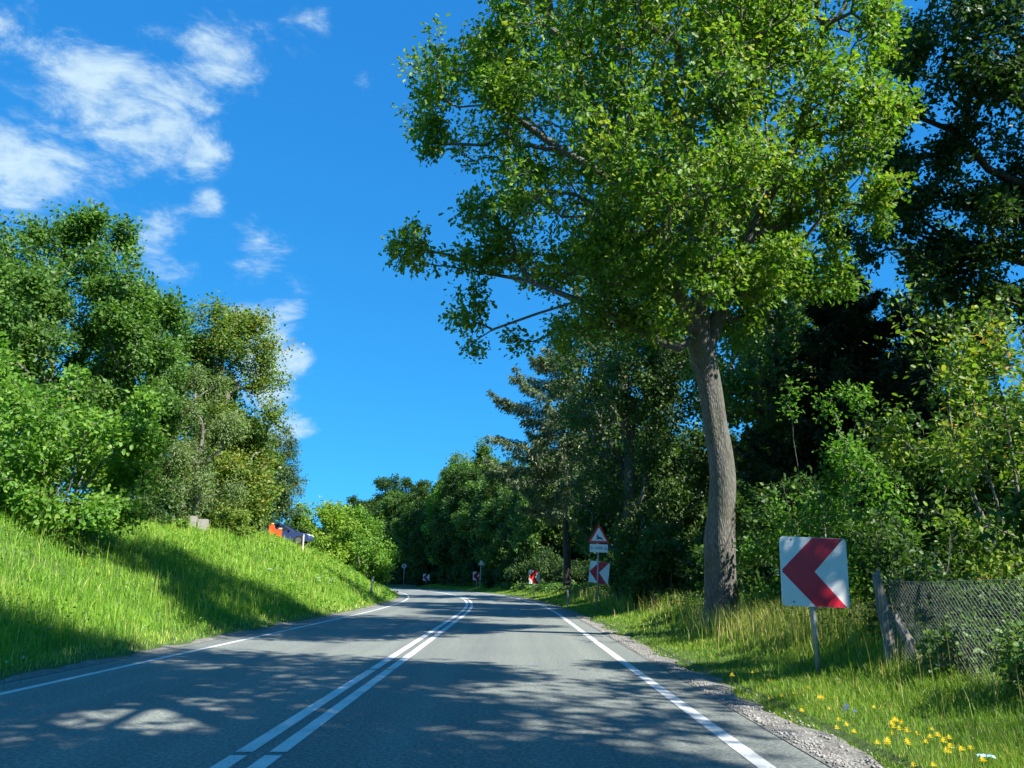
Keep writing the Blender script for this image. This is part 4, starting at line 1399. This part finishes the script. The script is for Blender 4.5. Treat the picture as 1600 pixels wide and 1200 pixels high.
# ------------------------------------------------------------------ wire fence
fp = at(1391, 1040, 9.45)
fx, fy = fp.x, fp.y
g = terr_xy(fx, fy)
e = empty('wire_fence', (fx, fy, g), 0, 'chain-link wire fence strung from a weathered split wooden post', 'fence')
ztop = at(1385, 900, 9.45).z - g


def fence_pt(u, z):       # u metres toward the viewer
    return Vector((u * .035 + .04 * math.sin(u * .9), -u, z + (terr_xy(fx, fy - u) - g) * .6))


bm = bmesh.new()
HF, DL = ztop - .09, .062
Lf = 6.6
seg_n = int(HF / .12)
c = 0
Vs, Ls = [], []
for sgn in (1, -1):
    u0 = -HF if sgn > 0 else 0.0
    st = np.arange(u0 if sgn > 0 else 0, Lf + (0 if sgn > 0 else HF), DL)
    for us in st:
        pts_ = []
        for q in range(13):
            z = HF * q / 12
            u = us + sgn * z
            if u < .06 or u > Lf: continue
            p = fence_pt(u, .04 + z)
            pts_.append((p.x + .004 * sgn * (1 if q % 2 else -1) + .02 * math.sin(u * 2.2 + z), p.y, p.z - .02 * math.sin(u * 2.1) * z))
        if len(pts_) >= 2:
            c = tube_rings(np.array(pts_), np.full(len(pts_), .0015), 3, Vs, Ls, c)
lp = np.concatenate(Ls)
link('wire_mesh', np_mesh('wire_mesh', np.concatenate(Vs), lp, np.full(len(lp), 4)), M['wire'], e)
for z in (.04 + HF + .012, HF * .55):
    Vs, Ls = [], []
    pp = np.array([fence_pt(u, z) + Vector((.012, 0, -.02 * math.sin(u * 2.1))) for u in np.linspace(0, Lf, 30)])
    tube_rings(pp, np.full(30, .003), 4, Vs, Ls, 0)
    lp = np.concatenate(Ls)
    link('line_wire', np_mesh('line_wire', np.concatenate(Vs), lp, np.full(len(lp), 4)), M['wire'], e)


def rough_post(name, pts, r, seed):
    r2 = np.random.default_rng(seed)
    P = np.array(pts, float)
    tt = np.linspace(0, len(P) - 1, 16)
    pp = np.stack([np.interp(tt, np.arange(len(P)), P[:, i]) for i in range(3)], -1)
    rr = np.interp(tt, np.arange(len(r)), r)
    Vs, Ls = [], []
    tube_rings(pp, rr, 10, Vs, Ls, 0)
    V = np.concatenate(Vs)
    V += np.tile(r2.normal(0, .006, (10, 3)), (16, 1)) + r2.normal(0, .002, V.shape)
    V[-10:, 2] += np.linspace(.05, -.04, 10)
    lp = np.concatenate(Ls)
    nV = len(V)
    loops_ = np.concatenate([lp.ravel(), np.arange(nV - 10, nV)])
    return np_mesh(name, V, loops_, np.concatenate([np.full(len(lp), 4), [10]]))


link('post', rough_post('post', [(.03, 0, -.3), (.03, 0, .3), (-.01, 0, ztop * .7), (-.05, 0, ztop + .04)], [.085, .08, .07, .045], 1), M['old_wood'], e)
b0 = at(1398, 962, 9.4); b1 = at(1445, 1050, 9.2)
br_ = link('brace', rough_post('brace', [tuple(b1 - Vector((fx, fy, g)) + Vector((.03, -.05, -.18))), tuple((b0 + b1) / 2 - Vector((fx, fy, g)) + Vector((0, -.03, 0))), tuple(b0 - Vector((fx, fy, g)))], [.075, .065, .045], 2), M['old_wood'], e)
for u in (3.2, 6.5):
    p = fence_pt(u, 0)
    link('post', rough_post('post', [(p.x + .08, p.y, -.3), (p.x + .07, p.y, ztop * .5), (p.x + .07, p.y, ztop + .05)], [.06, .055, .05], 3 + int(u)), M['old_wood'], e)

# ------------------------------------------------------------------ blue car on top of the bank
CX, CY = -16.0, 55.0
CG = at(440, 819.5, CY / 1.03).z - 1.37
car = empty('parked_car', (at(436, 820, CY / 1.03).x, CY, CG), R(4), 'blue hatchback parked on top of the bank behind the grass', 'car')
LOW = [(-2.05, .32), (-2.1, .62), (-2.04, .88), (-1.75, .95), (.95, .92), (1.7, .80), (2.02, .66), (2.1, .45), (2.06, .28)]
TOP = [(-1.85, .93), (-1.62, 1.22), (-1.38, 1.40), (-.8, 1.46), (-.1, 1.45), (.35, 1.34), (1.05, .92)]


def loft(prof_lo, widths, name, mat, close=True):
    bm = bmesh.new()
    rows_ = []
    for yv, inset in widths:
        rows_.append([bm.verts.new((x * (1 - inset * .02), yv * (1 - .16 * max(0, z - .9) / .55 if z > .9 else 1), z - inset * .01)) for x, z in prof_lo])
    for a_, b2_ in zip(rows_[:-1], rows_[1:]):
        for i in range(len(prof_lo) - 1):
            bm.faces.new((a_[i], b2_[i], b2_[i + 1], a_[i + 1]))
        bm.faces.new((a_[-1], b2_[-1], b2_[0], a_[0]))
    bm.faces.new(rows_[0]); bm.faces.new(rows_[-1][::-1])
    bmesh.ops.recalc_face_normals(bm, faces=bm.faces)
    return bm_mesh(name, bm)


wd = [(-.86, 2), (-.82, .5), (-.5, 0), (.5, 0), (.82, .5), (.86, 2)]
body = link('body', loft(LOW, wd, 'body', None), M['car_blue'], car)
cab = link('cabin', loft(TOP, [(-.80, 1), (-.76, 0), (.76, 0), (.80, 1)], 'cabin', None), M['car_blue'], car)


def window(name, pts, y):
    bm = bmesh.new()
    yy = lambda z: y * (1 - .16 * max(0, z - .9) / .55)
    f = [bm.verts.new((x, yy(z) - .012, z)) for x, z in pts]
    k2 = [bm.verts.new((x, yy(z) + .01, z)) for x, z in pts]
    bm.faces.new(f); bm.faces.new(k2[::-1])
    for i in range(len(pts)):
        bm.faces.new((f[i], k2[i], k2[(i + 1) % len(pts)], f[(i + 1) % len(pts)]))
    bmesh.ops.recalc_face_normals(bm, faces=bm.faces)
    link(name, bm_mesh(name, bm), M['car_glass'], car)


for sd_ in (-1, 1):
    y = -.806 if sd_ < 0 else .808
    window('side_window', [(-1.62, .99), (-1.42, 1.26), (-1.25, 1.33), (-.98, 1.35), (-.98, .98)], y)
    window('side_window', [(-.92, .98), (-.92, 1.36), (-.2, 1.36), (-.2, .97)], y)
    window('side_window', [(-.14, .97), (-.14, 1.35), (.28, 1.27), (.78, .97)], y)
    bm = bmesh.new(); bm_box(bm, (.68, sd_ * .9, 1.0), (.12, .16, .12), bevel=.03)
    link('wing_mirror', bm_mesh('wing_mirror', bm), M['car_blue'], car)
    bm = bmesh.new(); bm_box(bm, (1.93, sd_ * .62, .66), (.24, .36, .13), bevel=.03)
    link('headlight', bm_mesh('headlight', bm), M['lamp_glass'], car)
    for xw in (-1.3, 1.3):
        bm = bmesh.new(); bm_tube(bm, (xw, sd_ * .68, .31), (xw, sd_ * .875, .31), .31, seg=24)
        wh = link('wheel', bm_mesh('wheel', bm), M['car_black'], car)
        bm = bmesh.new(); bm_tube(bm, (xw, sd_ * .86, .31), (xw, sd_ * .885, .31), .2, seg=20)
        link('rim', bm_mesh('rim', bm), M['car_rim'], wh)
bm = bmesh.new()
f = [bm.verts.new(p) for p in [(1.06, -.66, .95), (1.06, .66, .95), (.40, .58, 1.345), (.40, -.58, 1.345)]]
bm.faces.new(f)
g_ = bmesh.ops.extrude_face_region(bm, geom=list(bm.faces))
bmesh.ops.translate(bm, verts=[v_ for v_ in g_['geom'] if isinstance(v_, bmesh.types.BMVert)], vec=(.02, 0, .025))
bmesh.ops.recalc_face_normals(bm, faces=bm.faces)
link('windscreen', bm_mesh('windscreen', bm), M['car_glass'], car)

# orange board in front of the car, two uneven raised ends with pale caps
q = at(430.5, 828, 51.2)
e = empty('orange_board', (q.x, q.y, q.z - 1.05), R(3), 'orange board with two uneven pale-capped ends in front of the blue car', 'board')
bm = bmesh.new()
bm_poly(bm, [(-.42, 0), (.42, 0), (.42, 1.10), (.2, 1.12), (.12, 1.05), (-.02, 1.14), (-.12, 1.42), (-.42, 1.44)], -.03, .03)
link('panel', bm_mesh('panel', bm), M['orange'], e)
for a_, b2_, z in ((-.42, -.13, 1.43), (.2, .42, 1.115)):
    bm = bmesh.new(); bm_box(bm, ((a_ + b2_) / 2, 0, z + .03), (b2_ - a_, .075, .07), bevel=.008)
    link('cap', bm_mesh('cap', bm), M['cream'], e)
for xx in (-.36, .36):
    bm = bmesh.new(); bm_tube(bm, (xx, .05, -.6), (xx, .05, .5), .03, seg=8)
    link('leg', bm_mesh('leg', bm), M['galv'], e)
# small pale pointed post by the bonnet
q = at(475, 832, 50)
e = empty('bank_peg', (q.x, q.y, q.z - .68), 0, 'short pale pointed peg by the bonnet of the blue car', 'peg')
bm = bmesh.new(); bm_box(bm, (0, 0, .0), (.07, .07, .9)); bm_tube(bm, (0, 0, .455), (0, 0, .6), .045, .005, seg=4)
link('shaft', bm_mesh('shaft', bm), M['cream'], e)
# pale concrete blocks at the top of the bank
for (x_, y_, w_, h_, lb) in ((303, 810, .30, .2, 'pale concrete block on top of the bank, the left and higher of two'), (318, 814.5, .44, .18, 'pale concrete block on top of the bank, the right and lower of two')):
    q = at(x_, y_, 36)
    g = terr_xy(q.x, q.y)
    e = empty('concrete_block', (q.x, q.y, g), R(10), lb, 'block')
    bm = bmesh.new(); bm_box(bm, (0, 0, (q.z - g + h_ / 2) / 2), (w_, .3, q.z - g + h_ / 2), bevel=.02)
    link('block', bm_mesh('block', bm), M['concrete'], e)

# ------------------------------------------------------------------ flowers


def flower_proto(mat, r, stem, petals=10, umbel=False):
    bm = bmesh.new(); bm_tube(bm, (0, 0, -.03), (.01, 0, stem), .003, .0025, seg=5)
    sm = bm_mesh('stem', bm)
    bm = bmesh.new()
    if umbel:
        for q in range(26):
            a = q * 2.4; rr = r * math.sqrt(q / 26)
            c_ = bm.verts.new((math.cos(a) * rr, math.sin(a) * rr, stem + .02 - rr * .15))
            ring = [bm.verts.new((math.cos(a) * rr + r * .2 * math.cos(t_), math.sin(a) * rr + r * .2 * math.sin(t_), stem + .005 + .01 * (q % 3))) for t_ in np.linspace(0, 6.28, 6)[:-1]]
            for i in range(5): bm.faces.new((c_, ring[i], ring[(i + 1) % 5]))
    else:
        for lay, (rs, zz, off) in enumerate(((1, 0, 0), (.75, .012, .3), (.42, .022, .15))):
            for q in range(petals):
                a = q * 2 * math.pi / petals + off
                w_ = 2.6 / petals
                o_ = bm.verts.new((0, 0, stem + zz * .5))
                v1_ = bm.verts.new((r * rs * .75 * math.cos(a - w_ / 2), r * rs * .75 * math.sin(a - w_ / 2), stem + zz + .006))
                v2_ = bm.verts.new((r * rs * math.cos(a), r * rs * math.sin(a), stem + zz + .004))
                v3_ = bm.verts.new((r * rs * .75 * math.cos(a + w_ / 2), r * rs * .75 * math.sin(a + w_ / 2), stem + zz + .006))
                bm.faces.new((o_, v1_, v2_, v3_))
    hm = bm_mesh('flower_head', bm)
    sm.materials.append(M['stem_green']); hm.materials.append(mat)
    return sm, hm


PY = flower_proto(M['petal_yellow'], .028, .2)
PB = flower_proto(M['petal_blue'], .026, .22, 8)
PW = flower_proto(M['petal_white'], .10, .6, umbel=True)


def flower(name, proto, x, y, stem, sc, label, cat, group, rz=None, tilt=None):
    """x, y: pixel of the bloom; placed where that sight line meets the blossom height"""
    d = px_dir(x, y)
    t = 4.0
    while t < 60:
        p = Vector((0, 0, EYE)) + d * t
        if p.z <= terr_xy(p.x, p.y) + stem * sc: break
        t += .02
    e = empty(name, (p.x, p.y, terr_xy(p.x, p.y)), rw.uniform(0, 6.28), label, cat, group)
    e.rotation_euler = (rw.uniform(-.15, .15), rw.uniform(-.15, .15), rw.uniform(0, 6.28))
    e.scale = (sc, sc, sc)
    link('stem', proto[0], None, e)
    link('flower_head', proto[1], None, e)


near = [(1396, 1125), (1392, 1137), (1407, 1132), (1379, 1158), (1375, 1163), (1412, 1159), (1420, 1165), (1428, 1155), (1437, 1150), (1448, 1153), (1459, 1142), (1459, 1150), (1480, 1155), (1443, 1168), (1478, 1175),
        (1507, 1172), (1522, 1172), (1538, 1190), (1404, 1148), (1395, 1149), (1416, 1146), (1491, 1183), (1430, 1199), (1468, 1166), (1384, 1161), (1462, 1197)]
mid = [(1191, 1076), (1201, 1094), (1218, 1087), (1203, 1070), (1259, 1075), (1262, 1080), (1277, 1090), (1278, 1091), (1292, 1093), (1245, 1090), (1252, 1110), (1310, 1127), (1327, 1134), (1331, 1144), (1362, 1106), (1300, 1112), (1310, 1140), (1176, 1052), (1194, 1083)]
far = [(983, 972), (992, 977), (1000, 972), (1008, 980), (1005, 975), (1100, 1002), (1110, 1025), (1124, 1033), (1118, 1023), (1091, 1014), (1141, 1055), (995, 983), (1116, 1028), (1105, 1019)]
for (x, y) in near:
    flower('yellow_flower', PY, x, y, .2, rw.uniform(.85, 1.2), 'yellow dandelion-like flower in the dense patch nearest the viewer on the verge', 'flower', 'yellow flowers in the near patch')
for (x, y) in mid:
    flower('yellow_flower', PY, x, y, .2, rw.uniform(.75, 1.1), 'yellow dandelion-like flower in the grass near the foot of the nearest chevron pole', 'flower', 'yellow flowers by the chevron pole')
for (x, y) in far:
    flower('yellow_flower', PY, x, y, .2, rw.uniform(.9, 1.3), 'tiny yellow flower farther along the verge toward the deer warning sign', 'flower', 'yellow flowers farther along the verge')
for (x, y) in [(1322, 1111), (1330, 1106), (1336, 1113), (1327, 1115), (1318, 1114)]:
    flower('blue_flower', PB, x, y, .22, rw.uniform(.8, 1.1), 'small blue wildflower in the verge grass right of the chevron pole', 'flower', 'blue flowers in the verge')
for (x, y) in [(420, 862), (437, 888), (500, 903), (508, 900), (515, 907), (512, 912), (425, 916), (520, 905), (497, 907), (418, 889)]:
    flower('white_umbel', PW, x, y, .6, rw.uniform(.8, 1.2), 'white flat-topped wildflower in the shaded grass of the bank', 'flower', 'white umbels on the bank')
for (x, y) in [(12, 1036), (37, 1029), (77, 981)]:
    flower('white_daisy', flower_proto(M['petal_white'], .022, .3), x, y, .3, 1.2, 'tiny white daisy at the foot of the bank by the left photo edge', 'flower', 'daisies at the foot of the bank')

# scrap of litter in the near verge
q = at(1543, 1194, 5.35)
g = terr_xy(q.x, q.y)
bm = bmesh.new()
bmesh.ops.create_grid(bm, x_segments=6, y_segments=4, size=.5)
r3 = random.Random(3)
for v_ in bm.verts:
    v_.co = Vector((v_.co.x * .1, v_.co.y * .06, r3.uniform(0, .02)))
tag(link('paper_scrap', bm_mesh('paper_scrap', bm), M['litter'], loc=(q.x, q.y, g + .1)), 'pale blue scrap of litter caught in the grass at the bottom edge', 'litter')
